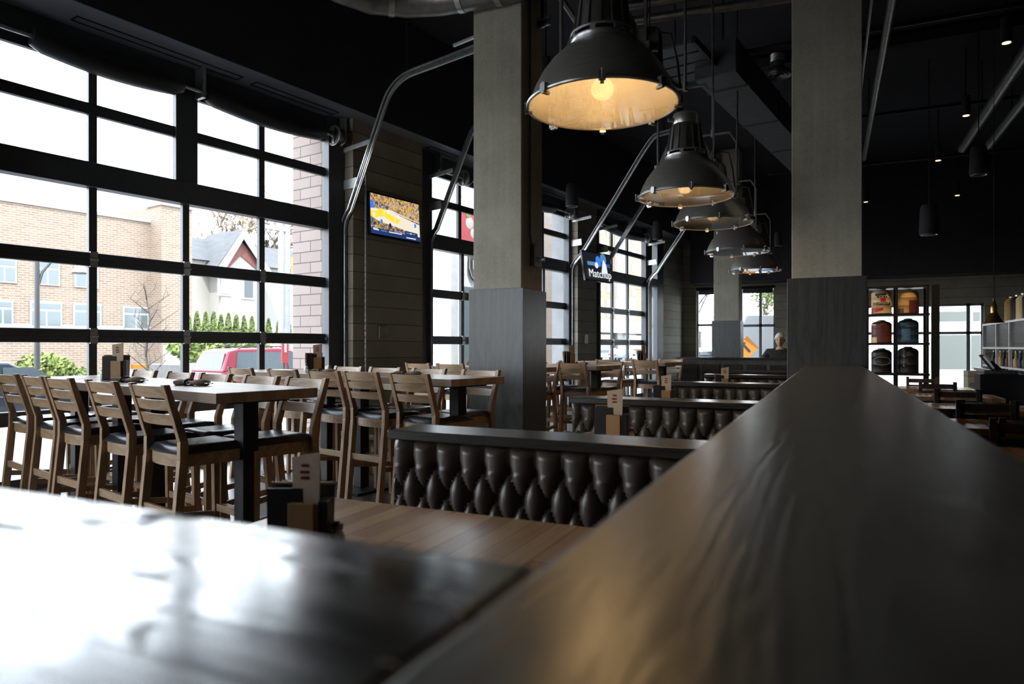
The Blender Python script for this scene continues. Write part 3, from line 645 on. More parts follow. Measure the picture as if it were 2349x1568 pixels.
# ------------------------------------------------------------------ bar chairs
def make_chair():
    c = thing('bar_chair', (0,0,0), 0, 'x', 'bar chair', 'slatted bar chairs')
    W2 = .205
    def post(s):
        m = MB(); w = .02
        pr = [(-.30,0,.05),(-.235,.70,.048),(-.235,.80,.046),(-.33,1.115,.034)]
        for (y0,z0,d0),(y1,z1,d1) in zip(pr, pr[1:]):
            m.hexa([(s*W2-w,y0-d0/2,z0),(s*W2+w,y0-d0/2,z0),(s*W2+w,y0+d0/2,z0),(s*W2-w,y0+d0/2,z0)], [(s*W2-w,y1-d1/2,z1),(s*W2+w,y1-d1/2,z1),(s*W2+w,y1+d1/2,z1),(s*W2-w,y1+d1/2,z1)])
        return m
    for s in (-1, 1): put('back_leg', post(s), M['oak'], c, bevel=.003)
    for s in (-1, 1):
        m = MB(); m.hexa([(s*.19-.017,.15,0),(s*.19+.017,.15,0),(s*.19+.017,.185,0),(s*.19-.017,.185,0)], [(s*.19-.021,.14,.70),(s*.19+.021,.14,.70),(s*.19+.021,.185,.70),(s*.19-.021,.185,.70)])
        put('front_leg', m, M['oak'], c, bevel=.003)
    for zt, h in ((1.105, .064), (1.028, .056), (.948, .06)):
        def fn(u, v):
            return None
        m = MB(); N = 8; vs = []
        for i in range(N+1):
            u = i/N; x = (u-.5)*2*(W2-.012); bow = -.028*(1-(2*u-1)**2)
            for dy, dz in ((-.01, 0), (.01, 0), (.01, -h), (-.01, -h)):
                z = zt+dz; yc = -.235-(z-.80)/.315*.095
                vs.append((x, yc+dy+bow, z))
        fs = [(i*4+k, i*4+(k+1) % 4, i*4+4+(k+1) % 4, i*4+4+k) for i in range(N) for k in range(4)]+[(3,2,1,0), tuple(range(N*4, N*4+4))]
        m.add(vs, fs); put('back_slat', m, M['oakx'], c, smooth=True)
    ap = MB(); N = 8; vs = []
    out = []
    for i in range(N+1):
        u = i/N; out.append(((u-.5)*.38, -.225-.035*(1-(2*u-1)**2)))
    poly = out+[(.205,-.1),(.205,.17),(-.205,.17),(-.205,-.1)]
    ap.prism(poly, .655, .725, 'z'); put('apron', ap, M['oakx'], c, fix=True)
    # padded seat
    def sf(u, v):
        x = (u-.5)*.415; y = -.245+v*.44; e = min(u, 1-u, v, 1-v)
        e = min(1, max(0, e)/.16); hgt = .045*(1-(1-e)**2.4)
        if v < .5: y -= .02*(1-(2*u-1)**2)*(1-2*v)
        dip = .008*cos((u-.5)*pi)*sin(v*pi)
        return (x, y, .726+hgt-dip)
    sm = MB().grid(14, 14, sf); put('seat_pad', sm, M['leather'], c, smooth=True)
    put('foot_rail', MB().box(-.185,.185,.155,.178,.29,.335), M['oakx'], c, bevel=.003)
    put('foot_rail', MB().box(-.185,.185,-.275,-.252,.37,.42), M['oakx'], c, bevel=.003)
    for s in (-1, 1): put('side_rail', MB().hexa([(s*.197-.01,-.27,.30),(s*.197+.01,-.27,.30),(s*.193+.01,.16,.25),(s*.193-.01,.16,.25)], [(s*.197-.01,-.27,.34),(s*.197+.01,-.27,.34),(s*.193+.01,.16,.29),(s*.193-.01,.16,.29)]), M['oak'], c, bevel=.003)
    return c
LD = (-.788, .616); WD = (.616, .788)
TROT = TH + atan2(-LD[1], -LD[0])
def T(A, d, w, z=0.0): return P(A[0]+LD[0]*d+WD[0]*w, A[1]+LD[1]*d+WD[1]*w, z)
proto = None
def chair(A, d, w, far, lab, grp, extra=0.0):
    global proto
    off = .33 if not far else -.33
    p = T(A, d, w+off); rz = TROT + (pi if far else 0) + extra
    if proto is None: proto = make_chair(); place(proto, p, rz); proto['label'] = lab; proto['group'] = grp
    else: dup(proto, p, rz, lab, grp)
ROW = ['front', 'second', 'third', 'fourth', 'farthest']
TW = .65
def hightable(A, d0, d1, legs, lab):
    t = thing('high_table', T(A, d0, 0, 0), TROT, lab, 'bar table', 'long high tables by the overhead doors')
    n = d1-d0
    put('table_top', MB().box(-n, 0, 0, TW, 1.012, 1.07), M['top'], t, bevel=.003)
    for d in legs:
        l = put('pedestal', MB().box(-(d-d0)-.05, -(d-d0)+.05, TW/2-.05, TW/2+.05, .02, 1.01), M['black'], t, bevel=.003)
        put('foot_plate', MB().box(-(d-d0)-.24, -(d-d0)+.24, TW/2-.24, TW/2+.24, 0, .02), M['black'], l, bevel=.004)
        put('mounting_plate', MB().box(-(d-d0)-.14, -(d-d0)+.14, TW/2-.2, TW/2+.2, .996, 1.012), M['black'], l)
    return t
rows = [
 ((-1.587, 3.66), [(0, 1.69, (.25, 1.42)), (1.70, 3.1, (1.95, 2.75))], [.43, 1.054, 1.757, 2.23, 2.8], [.405, .95, 1.58, 2.15, 2.79]),
 ((-.463, 5.22), [(0, 1.69, (.231, 1.45)), (1.70, 3.2, (1.95, 2.95))], [.296, .87, 1.38, 2.0, 2.7], [.445, 1.09, 1.71, 2.3, 2.85]),
 ((.15, 7.9), [(0, 1.69, (.3, 1.4))], [1.05, 1.6], [.32, .9, 1.45]),
 ((1.1, 8.9), [(0, 1.75, (.2, 1.5))], [.28, .9], [.3, .95]),
 ((2.42, 10.8), [(0, 1.75, (.2, 1.5))], [.28, .95], [.3, .95]),
]
tn = ['nearest', 'second', 'third', 'fourth', 'fifth']
for r, (A, tabs, near, far) in enumerate(rows):
    for k, (a, b, legs) in enumerate(tabs):
        hightable(A, a, b, legs, '%s high table with pale board top, %s' % (tn[r], ('booth end half' if k == 0 else 'half next to the overhead door') if len(tabs) > 1 else 'counted back from the camera'))
    for k, d in enumerate(near):
        chair(A, d, -.16, False, 'slatted bar chair, %s from the booths on the near side of the %s high table' % (ORD[k], tn[r]), 'bar chairs on the camera side of the high tables', random.uniform(-.03, .03))
    for k, d in enumerate(far):
        chair(A, d, .86, True, 'slatted bar chair, %s from the booths on the far side of the %s high table' % (ORD[k], tn[r]), 'bar chairs on the far side of the high tables', random.uniform(-.03, .03))
# ------------------------------------------------------------------ table settings
def make_caddy(s=1.0):
    c = thing('menu_caddy', (0,0,0), 0, 'x', 'menu caddy', 'menu caddies on the tables')
    put('black_menu', MB().box(-.085, .085, -.004, .004, 0, .185, Matrix.Translation((0,.03,0)) @ Matrix.Rotation(-.08, 4, 'X')).box(-.085,.02,.0,.008,0,.18, Matrix.Translation((0,-.02,0))), M['slate'], c)
    put('menu_edge', MB().box(-.088,-.083,.02,.03,0,.187).box(-.088,.088,.022,.030,.183,.189), M['woodblk'], c)
    bl = MB(); bl.box(-.012, .062, -.05, -.03, 0, .145, Matrix.Rotation(-.15, 4, 'Z')); put('wood_block', bl, M['woodblk'], c, bevel=.002)
    put('block_side', MB().box(.062, .088, -.045, .02, 0, .15), M['slate'], c, bevel=.002)
    cd = put('menu_card', MB().hexa([(-.01,-.012,.0),(.06,-.03,.0),(.06,-.026,.0),(-.01,-.008,.0)], [(-.02,-.012,.265),(.065,-.034,.28),(.065,-.030,.28),(-.02,-.008,.265)]), M['paper'], c)
    mk = MB()
    for k, (x, w, z) in enumerate(((.012,.02,.24),(.008,.03,.222),(.01,.024,.206))): mk.box(x, x+w, -.0235-x*.25, -.0215-x*.25, z, z+.008)
    put('print', mk, M['redink'], cd)
    sh = thing('salt_shaker', (0,0,0), 0, 'x', 'salt shaker', 'glass shakers on the tables')
    put('jar', MB().lathe([(.019,0),(.021,.004),(.021,.045),(.013,.058),(.013,.064)], 14), M['salt'], sh, smooth=True)
    put('lid', MB().lathe([(.0155,.064),(.0155,.08),(.008,.086)], 14), M['cast'], sh, smooth=True)
    return c, sh
cad, shk = make_caddy(); firstc = [True]
def caddy(p, rz, where, z, sc=1.0):
    lab = 'menu holder with black board and upright card on the '+where; ls = 'small glass shaker beside the menu holder on the '+where
    q = Vector(p)+Vector((.0,0,0)); sd = P(.105*sc, .0)
    if firstc[0]: place(cad, (p[0],p[1],z), rz); cad['label'] = lab; place(shk, (p[0]+sd.x, p[1]+sd.y, z), 0); shk['label'] = ls; firstc[0] = False; c = cad; s = shk
    else: c = dup(cad, (p[0],p[1],z), rz, lab); s = dup(shk, (p[0]+sd.x,p[1]+sd.y,z), 0, ls)
    c.scale = (sc,)*3; return c, s
c, s = caddy(P(-.59, 1.9), TH, 'nearest booth table', .75)
HTZ = 1.07
def onT(r, x, w):      # point on a high table under a sight column
    A = rows[r][0]; u = (x-CX)/F
    ax = A[0]+WD[0]*w; az = A[1]+WD[1]*w; d = (ax-u*az)/(u*LD[1]-LD[0]); return T(A, d, w)
c, s = caddy(onT(0, 265, .3), TH+.2, 'nearest high table', HTZ)
pz = onT(0, 237, .25); s.location = (pz.x, pz.y, HTZ)
c, s = caddy(onT(1, 722, .3), TH+.5, 'second high table', HTZ); pz = onT(1, 703, .22); s.location = (pz.x, pz.y, HTZ)
c, s = caddy(onT(3, 1305, .3), TH+.9, 'fourth high table', HTZ); pz = onT(3, 1299, .3); s.location = (pz.x, pz.y, HTZ)
c, s = caddy(onT(4, 1472, .3), TH+.9, 'fifth high table', HTZ); pz = onT(4, 1463, .3); s.location = (pz.x, pz.y, HTZ)
def make_roll():
    c = thing('cutlery_roll', (0,0,0), 0, 'x', 'napkin', 'brown napkins rolled round cutlery')
    def f(k):
        def g(u, v):
            x = (u-.5)*.26; a = v*2*pi
            r = .034*(.75+.25*sin(u*9+k))*(1 if .06 < u < .94 else .55)
            return (x, cos(a)*r*1.5*(1+.1*sin(3*a+u*7)), .018+sin(a)*r*.62*(1+.15*sin(5*u+a*2)))
        return g
    put('napkin', MB().grid(16, 12, f(1)), M['napkin'], c, smooth=True)
    put('paper_band', MB().tube([(-.03,.042*cos(a),.018+.02*sin(a)) for a in [2*pi*k/12 for k in range(12)]], .008, 6, closed=True), M['slate'], c)
    put('cutlery_tip', MB().box(.11,.165,-.008,.008,.014,.02).box(.12,.15,-.028,-.018,.014,.02), M['steel'], c, bevel=.003)
    return c
roll0 = None
def roll(p, rz, lab, z):
    global roll0
    if roll0 is None: roll0 = make_roll(); place(roll0, (p[0],p[1],z), rz); roll0['label'] = lab
    else: dup(roll0, (p[0],p[1],z), rz, lab)
roll(onT(0, 296, .22), TH-.3, 'dark brown napkin roll beside the menu holder on the nearest high table', HTZ)
roll(onT(0, 442, .3), TH-.35, 'brown napkin roll alone near the middle of the nearest high table', HTZ)
roll(onT(1, 742, .22), TH-.3, 'napkin roll beside the menu holder on the second high table', HTZ)
roll(onT(1, 935, .3), TH-.3, 'napkin roll near the booth end of the second high table', HTZ)
roll(onT(3, 1328, .4), TH-.3, 'napkin roll on the fourth high table', HTZ)
# ------------------------------------------------------------------ booths
def booth(Yf, Xl, lab, Xr=-.16, cz=.95):
    b = thing('booth_bench', ((Xl+Xr)/2, Yf, 0), 0, lab, 'booth bench', 'tufted leather booths along the partition')
    w = (Xr-Xl)/2; DEP = .22
    put('back_core', MB().box(-w+.02, w-.005, .05, DEP-.05, 0, cz-.045), M['black'], b)
    put('cap_rail', MB().box(-w, w, -.02, DEP+.02, cz-.042, cz), M['cap'], b, bevel=.006)
    a = .118; rb = .117; ztop = cz-.05; R1 = .10
    def hf(x, z):
        u = x/a; v = (ztop-R1-z)/rb; jr = max(0, round(v)); uu = u-(.5 if jr % 2 else 0); pin = math.exp(-(((uu-round(uu))*a)**2+((v-jr)*rb)**2)/.00035)*.026
        if v < 0:
            f = abs(sin(pi*u))**.55; g = min(1, (-v*rb)/.02+0.0)
            # channels below the cap, rolling over at the top
            e = 1-min(1, max(0, (z-(ztop-.03))/.03))
            dd = abs(sin(pi*u)); return max(.001, .05*(dd**.5)*(e**.4)+.004-pin)
        p = u+v/2; q = u-v/2
        return max(.001, .056*((abs(sin(pi*p))*abs(sin(pi*q)))**.34)+.004-pin)
    def face(sg, y0):
        H0 = .44; nx = int(2*w/a*13); ny = 60
        def fn(i, j):
            x = -w+i*2*w; z = H0+(ztop-H0)*j
            e = min(1, min(i, 1-i)*2*w/.05); e = (1-(1-e)**2)**.5
            return (x, y0-sg*(.004+hf(x, z)*e), z)
        return MB().grid(nx, ny, fn)
    fc = put('tufted_back', face(1, .05), M['tuft'], b, smooth=True)
    bt = MB(); nb = int(2*w/a)+2
    for r in range(5):
        z = ztop-R1-r*rb
        for k in range(-nb//2-1, nb//2+2):
            x = (k+(.5 if r % 2 else 0))*a
            if abs(x) < w-.03 and z > .46: bt.ball((x, .046, z), .011, 8, 5, (1,.5,1))
    put('button', bt, M['tuft'], fc, smooth=True)['kind'] = 'stuff'
    put('tufted_back', face(-1, DEP-.05), M['tuft'], b, smooth=True)
    for s, y0, y1 in ((1, -.44, .0), (-1, DEP, DEP+.44)):
        def sf(u, v, y0=y0, y1=y1):
            e = min(1, min(u, 1-u, v, 1-v)/.08); return (-w+u*2*w, y0+v*(y1-y0), .35+.10*(1-(1-e)**2.2))
        put('seat_cushion', MB().grid(24, 14, sf), M['tuft'], b, smooth=True)
        put('seat_base', MB().box(-w+.01, w-.01, y0+.03, y1-.01, 0, .355), M['clad'], b)
    return b
BY = [(2.54, -1.79), (4.72, -1.73), (7.25, -1.57), (9.45, -1.55), (11.15, -1.5)]
bn = ['nearest tufted brown leather booth back, its buttons in sharp view', 'second tufted leather booth back, behind the middle menu holder', 'third tufted leather booth back', 'fourth tufted leather booth back, mostly its top edge showing', 'farthest tufted leather booth back, in front of the panelled half wall']
for (Y, X), lab in zip(BY, bn): booth(Y, X, lab)
def btable(y0, y1, Xl, lab):
    t = thing('booth_table', ((Xl-.2)/2, (y0+y1)/2, 0), 0, lab, 'booth table', 'striped wood tables between the booths')
    w = (-.2-Xl)/2; h = (y1-y0)/2
    put('table_top', MB().box(-w, w, -h, h, .705, .75), M['booth_top'], t, bevel=.003)
    for s in (-1, 1):
        l = put('pedestal', MB().box(s*(w-.35)-.04, s*(w-.35)+.04, -.04, .04, .02, .705), M['black'], t)
        put('foot_plate', MB().box(s*(w-.35)-.05, s*(w-.35)+.05, -.26, .26, 0, .02), M['black'], l)
btable(1.28, 2.06, -1.70, 'nearest striped wood booth table just beyond the blurred ledge')
btable(3.40, 4.22, -1.70, 'second wood booth table, between the first and second booth backs')
btable(5.75, 6.6, -1.58, 'third wood booth table, glimpsed over the second booth back')
btable(8.1, 8.9, -1.5, 'fourth wood booth table far down the row')
btable(10.0, 10.65, -1.5, 'farthest wood booth table far down the row')
caddy(at(1402, 4.1), TH-.3, 'second booth table', .75, 1.15)
caddy(at(1522, 6.5), TH-.2, 'third booth table', .75, 1.1)
caddy(at(1658, 8.9), TH-.2, 'fourth booth table', .75, 1.1)
roll(onz(1335, 1003, .75), .1, 'pale napkin roll on the second booth table', .75)
roll(onz(1585, 915, .75), .1, 'pale napkin roll on the third booth table', .75)
# ------------------------------------------------------------------ the ledges in front of the camera
o = put('half_wall', MB().box(-.19+.05, .205, .42, 6.55, 0, 1.1), M['matte'])
hw = thing('ledge_wall', (0, 0, 0), 0, 'long dark wood ledge on a half wall running away to the right column', 'half wall')
o.parent = hw; o.name = 'wall_panel'
put('ledge_top', MB().box(-.193, .247, -.6, 6.58, 1.105, 1.16), M['ledgey'], hw, bevel=.006)
hw2 = thing('ledge_wall', (0, 0, 0), 0, 'blurred dark wood ledge across the bottom left, bright with window reflections', 'half wall')
put('wall_panel', MB().box(-3.1, -.15, .0, .42, 0, 1.1), M['matte'], hw2)
put('ledge_top', MB().box(-3.3, -.195, -.05, .462, 1.105, 1.16), M['ledge'], hw2, bevel=.006)
# screens
def screen(name, loc, rz, tilt, w, h, lab):
    t = thing(name, loc, rz, lab, 'television'); 
    body = put('casing', MB().box(-w/2-.02, w/2+.02, -.0, .05, -h/2-.025, h/2+.025), M['screenframe'], t, bevel=.006)
    put('wall_mount', MB().box(-.15, .15, .05, .12, -.15, .15), M['black'], t)
    t.rotation_euler = (tilt, 0, rz); return t
sT = (S(848, TR-.1)+S(965, TR-.1))/2; zT = ZW(sT, TR-.1)
tw = (S(965, TR-.1)-S(848, TR-.1))-.05; th = tw*.565
t1 = screen('wall_television', W(sT, TR-.09, CH+(HZ-500)*zT/F), WROT, -.05, tw, th, 'wall television showing a yellow and cream basketball court')
M['crowd'] = crowd('crowd_pixels', [(.55,.3,.06), (.05,.04,.06), (.6,.42,.12), (.12,.1,.2), (.5,.42,.4), (.7,.38,.04)], .9, 46)
M['crowd2'] = crowd('crowd_dark_pixels', [(.05,.04,.06), (.1,.08,.2), (.5,.45,.5), (.03,.03,.04), (.5,.32,.06)], .8, 40)
M['court'] = emit('court_cream', (.82,.74,.6), .85); M['paint'] = emit('court_yellow', (.9,.66,.05), .9); M['navy'] = emit('ticker_navy', (.015,.035,.12), 1)
M['blueE'] = emit('player_blue', (.04,.2,.8), .9); M['whiteE'] = emit('screen_white', (.8,.85,.9), .8); M['darkE'] = emit('screen_dark', (.01,.01,.015), 1)
M['teal'] = emit('ticker_blue', (.1,.25,.45), .8)
def sp(t, name, poly, m, k):   # flat patch of picture on the screen; poly in 0..1
    put(name, MB().prism([((x-.5)*tw, (y-.5)*th) for x, y in poly], -.003-.0015*k, -.001, 'y'), m, t, fix=True)
sp(t1, 'picture_crowd', [(0,.5),(1,.38),(1,1),(0,1)], M['crowd'], 1)
sp(t1, 'picture_court', [(0,.12),(1,.12),(1,.5),(.36,.68),(0,.62)], M['court'], 2)
sp(t1, 'picture_key', [(0,.42),(.1,.4),(.14,.44),(.25,.47),(.25,.62),(.36,.67),(.2,.66),(.1,.58),(0,.55)], M['paint'], 3)
sp(t1, 'picture_key', [(.26,.47),(.46,.36),(.46,.52),(.27,.6)], M['paint'], 3)
sp(t1, 'picture_key', [(.48,.36),(.54,.36),(.58,.48),(.48,.51)], M['paint'], 3)
sp(t1, 'picture_bench', [(.55,.6),(1,.48),(1,.44),(.45,.62)], M['crowd2'], 3)
sp(t1, 'picture_bench', [(.08,.68),(.36,.66),(.36,.76),(.08,.85)], M['crowd2'], 4)
sp(t1, 'picture_front_row', [(0,.12),(.85,.12),(.62,.24),(.3,.3),(.12,.34),(0,.42)], M['crowd2'], 4)
sp(t1, 'picture_basket', [(0,.62),(.06,.64),(.06,.82),(0,.82)], M['blueE'], 5)
for x, y, m in ((.2,.36,'blueE'), (.9,.42,'blueE'), (.37,.3,'darkE'), (.55,.56,'whiteE'), (.34,.64,'whiteE'), (.06,.5,'whiteE')):
    sp(t1, 'picture_player', [(x-.014,y-.07),(x+.014,y-.07),(x+.02,y),(x,y+.04),(x-.02,y)], M[m], 6)
sp(t1, 'picture_ticker', [(0,0),(1,0),(1,.1),(0,.16)], M['navy'], 5)
sp(t1, 'picture_score', [(.66,.05),(.96,.05),(.94,.2),(.68,.22)], M['navy'], 6)
for k, (x, w) in enumerate(((.04,.1),(.18,.12),(.34,.26),(.7,.05),(.77,.05),(.84,.05),(.7,.2))):
    z = .09 if k < 6 else .03
    if 3 <= k < 6: z = .15
    sp(t1, 'picture_caption', [(x,z),(x+w,z),(x+w,z+.025),(x,z+.025)], M['whiteE'] if k % 2 == 0 else M['teal'], 7)
text('caption', 'NEXT', .035, M['whiteE'], t1, ((.07-.5)*tw, -.017, (.12-.5)*th), (pi/2, 0, 0))
tw, th = 1.0, .58
p2 = at(1372, 14.2, y=612)
t2 = screen('wall_television', p2, WROT-.12, -.16, tw, th, 'second television, tilted, with blue and white graphics on black')
sp(t2, 'picture_ground', [(0,0),(1,0),(1,1),(0,1)], M['darkE'], 1)
sp(t2, 'picture_band', [(.12,.52),(.95,.52),(.95,.66),(.12,.66)], emit('deep_blue', (.02,.08,.3), .9), 2)
sp(t2, 'picture_band', [(.12,.52),(.4,.52),(.4,.66),(.12,.66)], M['teal'], 3)
def ell(cx, cy, rx, ry, n=18): return [(cx+rx*cos(2*pi*k/n), cy+ry*sin(2*pi*k/n)) for k in range(n)]
sp(t2, 'picture_badge', ell(.52,.7,.09,.2), M['blueE'], 4); sp(t2, 'picture_badge', ell(.72,.82,.11,.2), M['teal'], 4); sp(t2, 'picture_badge', ell(.44,.55,.06,.11), M['whiteE'], 5)
sp(t2, 'picture_trophy', [(.6,.28),(.82,.28),(.8,.6),(.72,.8),(.66,.6)], M['whiteE'], 6)
text('caption', 'Matchup', .24, M['whiteE'], t2, (.02, -.017, -.16), (pi/2, 0, 0))
# speaker bracket arms behind the second screen
# ------------------------------------------------------------------ far and right parts of the room
# panelled half wall with the man behind it
hw3 = thing('panelled_half_wall', (-1.35, 12.15, 0), 0, 'dark panelled half wall in front of the far windows', 'half wall')
put('wall_panel', MB().box(-1.1, 1.15, 0, .14, 0, 1.10), M['clad'], hw3)
put('cap', MB().box(-1.12, 1.17, -.03, .17, 1.10, 1.14), M['cap'], hw3, bevel=.005)
for k in range(6): put('raised_panel', MB().box(-1.05+k*.37, -.74+k*.37, -.018, 0, .6, 1.02), M['cap'], hw3, bevel=.006)
M['skin'] = noisy('skin', (.50,.30,.22), (.56,.35,.26), 12, .55, bump=.03)
M['shirt'] = noisy('black_pullover', (.012,.012,.014), (.03,.03,.032), 30, .85)
M['hair'] = noisy('grey_hair', (.58,.58,.57), (.72,.71,.69), 40, .7, sc3=(1,1,3))
M['trouser'] = noisy('dark_trousers', (.02,.022,.03), (.035,.037,.045), 30, .8)
st = thing('bar_stool', (-.80, 12.86, 0), 0, 'dark bar stool under the man behind the half wall', 'stool')
put('seat', MB().lathe([(.0,.70),(.18,.70),(.19,.73),(.18,.76),(.0,.765)], 20), M['leather'], st, smooth=True)
for k in range(4):
    a = pi/4+k*pi/2; put('leg', MB().cyl((.13*cos(a),.13*sin(a),.70), (.2*cos(a),.2*sin(a),0), .016, n=8), M['black'], st)
put('foot_ring', MB().tube([(.175*cos(2*pi*k/20), .175*sin(2*pi*k/20), .25) for k in range(20)], .01, 6, closed=True), M['black'], st)
def skinmesh(name, joints, bones, m, parent):
    me = bpy.data.meshes.new(name); me.from_pydata([j[0] for j in joints], bones, []); o = bpy.data.objects.new(name, me); COL.objects.link(o)
    sk = o.modifiers.new('Skin', 'SKIN')
    if not me.skin_vertices: me.skin_vertices.new()
    for i, j in enumerate(joints):
        r = j[1]; me.skin_vertices[0].data[i].radius = (r, r) if isinstance(r, (int, float)) else r
    me.skin_vertices[0].data[0].use_root = True
    sb = o.modifiers.new('Sub', 'SUBSURF'); sb.levels = 2; sb.render_levels = 2; sk.use_smooth_shade = True
    me.materials.append(m); o.parent = parent; return o
man = thing('person', (-.80, 12.84, .03), 0, 'grey haired person in a black pullover sitting behind the half wall by the right column', 'person')
J = [((0,.02,.80),.13), ((0,.0,1.0),.125), ((0,-.01,1.16),.15), ((0,-.02,1.24),.07), ((0,-.03,1.31),.052),
     ((-.17,-.01,1.19),.055), ((-.25,-.07,.98),.042), ((-.14,-.27,1.0),.03), ((-.06,-.3,1.02),.028),
     ((.17,-.01,1.19),.055), ((.25,-.07,.98),.042), ((.14,-.27,1.0),.03), ((.06,-.3,1.02),.028),
     ((-.1,-.12,.80),.08), ((-.13,-.38,.79),.06), ((-.13,-.40,.45),.045), ((-.13,-.38,.28),.035), ((-.13,-.48,.26),.03),
     ((.1,-.12,.80),.08), ((.13,-.38,.79),.06), ((.13,-.40,.45),.045), ((.13,-.38,.28),.035), ((.13,-.48,.26),.03)]
Bn = [(0,1),(1,2),(2,3),(3,4),(2,5),(5,6),(6,7),(7,8),(2,9),(9,10),(10,11),(11,12),(0,13),(13,14),(14,15),(15,16),(16,17),(0,18),(18,19),(19,20),(20,21),(21,22)]
body = skinmesh('body', J, Bn, M['skin'], man)
hd = MB()
def headf(u, v):
    a = u*2*pi; t = v*pi-pi/2; x = cos(t)*sin(a); y = -cos(t)*cos(a); z = sin(t)
    rx, ry, rz = .076, .096, .118
    jaw = 1-.28*max(0, -z)**1.3
    px, py, pz = x*rx*jaw, y*ry*(1-.12*max(0, -z)), z*rz
    if y < -.5:
        f = math.exp(-((x/.16)**2)-((z+.12)/.2)**2); py -= .03*f                       # nose
        for s in (-1, 1): f = math.exp(-(((x-s*.36)/.16)**2)-((z-.08)/.12)**2); py += .012*f   # eye sockets
        f = math.exp(-((x/.35)**2)-((z-.25)/.1)**2); py -= .006*f
        f = math.exp(-((x/.3)**2)-((z+.42)/.06)**2); py -= .007*f
        f = math.exp(-((x/.3)**2)-((z+.72)/.15)**2); py -= .012*f
    return (px, py-.03, pz+1.405)
put('head', hd.grid(40, 30, headf), M['skin'], man, smooth=True)
ey = MB()
for s in (-1, 1): ey.ball((s*.029,-.112,1.415), .011, 10, 8)
put('eye', ey, M['slate'], man, smooth=True)
er = MB()
for s in (-1, 1): er.ball((s*.077,-.02,1.40), .024, 10, 8, (.35,.7,1.2))
put('ear', er, M['skin'], man, smooth=True)
put('mouth', MB().ball((0,-.119,1.352), .02, 10, 6, (1,.25,.18)), base('lips', (.4,.18,.14), .5), man, smooth=True)
def hairf(u, v):
    a = u*2*pi; t = (v*.62+.38)*pi-pi/2; front = max(0, cos(a)); t = max(t, -.25+front*.72)
    return (cos(t)*sin(a)*.09, -cos(t)*cos(a)*.106+(-.024), sin(t)*.132+1.41)
put('hair', MB().grid(30, 14, hairf), M['hair'], man, smooth=True)
sh = [((0,.02,.86),.145), ((0,.0,1.0),.14), ((0,-.01,1.15),.165), ((0,-.02,1.235),.078), ((-.19,-.01,1.19),.082), ((-.29,-.07,1.02),.062), ((-.16,-.25,1.06),.045), ((.19,-.01,1.19),.082), ((.255,-.07,.98),.056), ((.16,-.25,1.0),.042)]
skinmesh('pullover', sh, [(0,1),(1,2),(2,3),(2,4),(4,5),(5,6),(2,7),(7,8),(8,9)], M['shirt'], man)
skinmesh('trousers', [((0,.02,.82),.14), ((-.1,-.12,.81),.092), ((-.13,-.38,.795),.072), ((-.13,-.40,.4),.055), ((.1,-.12,.81),.092), ((.13,-.38,.795),.072), ((.13,-.40,.4),.055)], [(0,1),(1,2),(2,3),(0,4),(4,5),(5,6)], M['trouser'], man)
# low chairs and square tables right of the ledge
lc = None
M['darkwood'] = wood('dark_chair_wood', (.03,.02,.02), (.07,.05,.045), 'z', 2, .4, .1)
def lowchair(p, rz, lab):
    global lc
    if lc is None:
        c = thing('dining_chair', p, rz, lab, 'chair', 'low dark chairs right of the ledge'); lc = c
        for s in (-1, 1):
            m = MB(); m.hexa([(s*.19-.02,-.25,0),(s*.19+.02,-.25,0),(s*.19+.02,-.2,0),(s*.19-.02,-.2,0)], [(s*.19-.02,-.22,.45),(s*.19+.02,-.22,.45),(s*.19+.02,-.18,.45),(s*.19-.02,-.18,.45)])
            m.hexa([(s*.19-.02,-.22,.45),(s*.19+.02,-.22,.45),(s*.19+.02,-.18,.45),(s*.19-.02,-.18,.45)], [(s*.19-.018,-.30,.87),(s*.19+.018,-.30,.87),(s*.19+.018,-.27,.87),(s*.19-.018,-.27,.87)])
            put('back_leg', m, M['darkwood'], c); put('front_leg', MB().box(s*.19-.018, s*.19+.018, .16, .2, 0, .42), M['darkwood'], c)
        for z in (.81, .72, .63): put('back_slat', MB().box(-.19, .19, -.24-(z-.45)*.12-.01, -.24-(z-.45)*.12+.01, z-.03, z+.03), M['darkwood'], c, bevel=.004)
        put('apron', MB().box(-.19,.19,-.2,.19,.38,.43), M['darkwood'], c)
        put('seat_pad', MB().grid(10, 10, lambda u, v: ((u-.5)*.42, -.21+v*.42, .43+.04*(1-(1-min(1, min(u,1-u,v,1-v)/.15))**2.2))), M['leather'], c, smooth=True)
    else: dup(lc, p, rz, lab)
lt = None
for k, (X, Y) in enumerate(((1.12, 4.35), (1.18, 6.05), (1.22, 7.75), (1.25, 9.45), (1.25, 11.05))):
    nm = ['nearest', 'second', 'third', 'fourth', 'farthest'][k]
    lab = '%s low wood table beside the right edge of the long ledge' % nm
    if lt is None:
        lt = thing('dining_table', (X, Y, 0), 0, lab, 'table', 'low square tables right of the ledge')
        put('table_top', MB().box(-.5,.5,-.36,.36,.70,.75), M['booth_top'], lt, bevel=.004)
        put('pedestal', MB().box(-.05,.05,-.05,.05,.02,.7), M['black'], lt); put('foot_plate', MB().box(-.25,.25,-.25,.25,0,.02), M['black'], lt)
    else: dup(lt, (X, Y, 0), 0, lab)
    lowchair((X, Y-.52, 0), 0, 'dark low chair on the camera side of the %s low table right of the ledge' % nm)
    lowchair((X, Y+.56, 0), pi, 'dark low chair on the far side of the %s low table right of the ledge' % nm)
    roll((X+.1, Y), .4, 'brown napkin roll on the %s low table right of the ledge' % nm, .75)
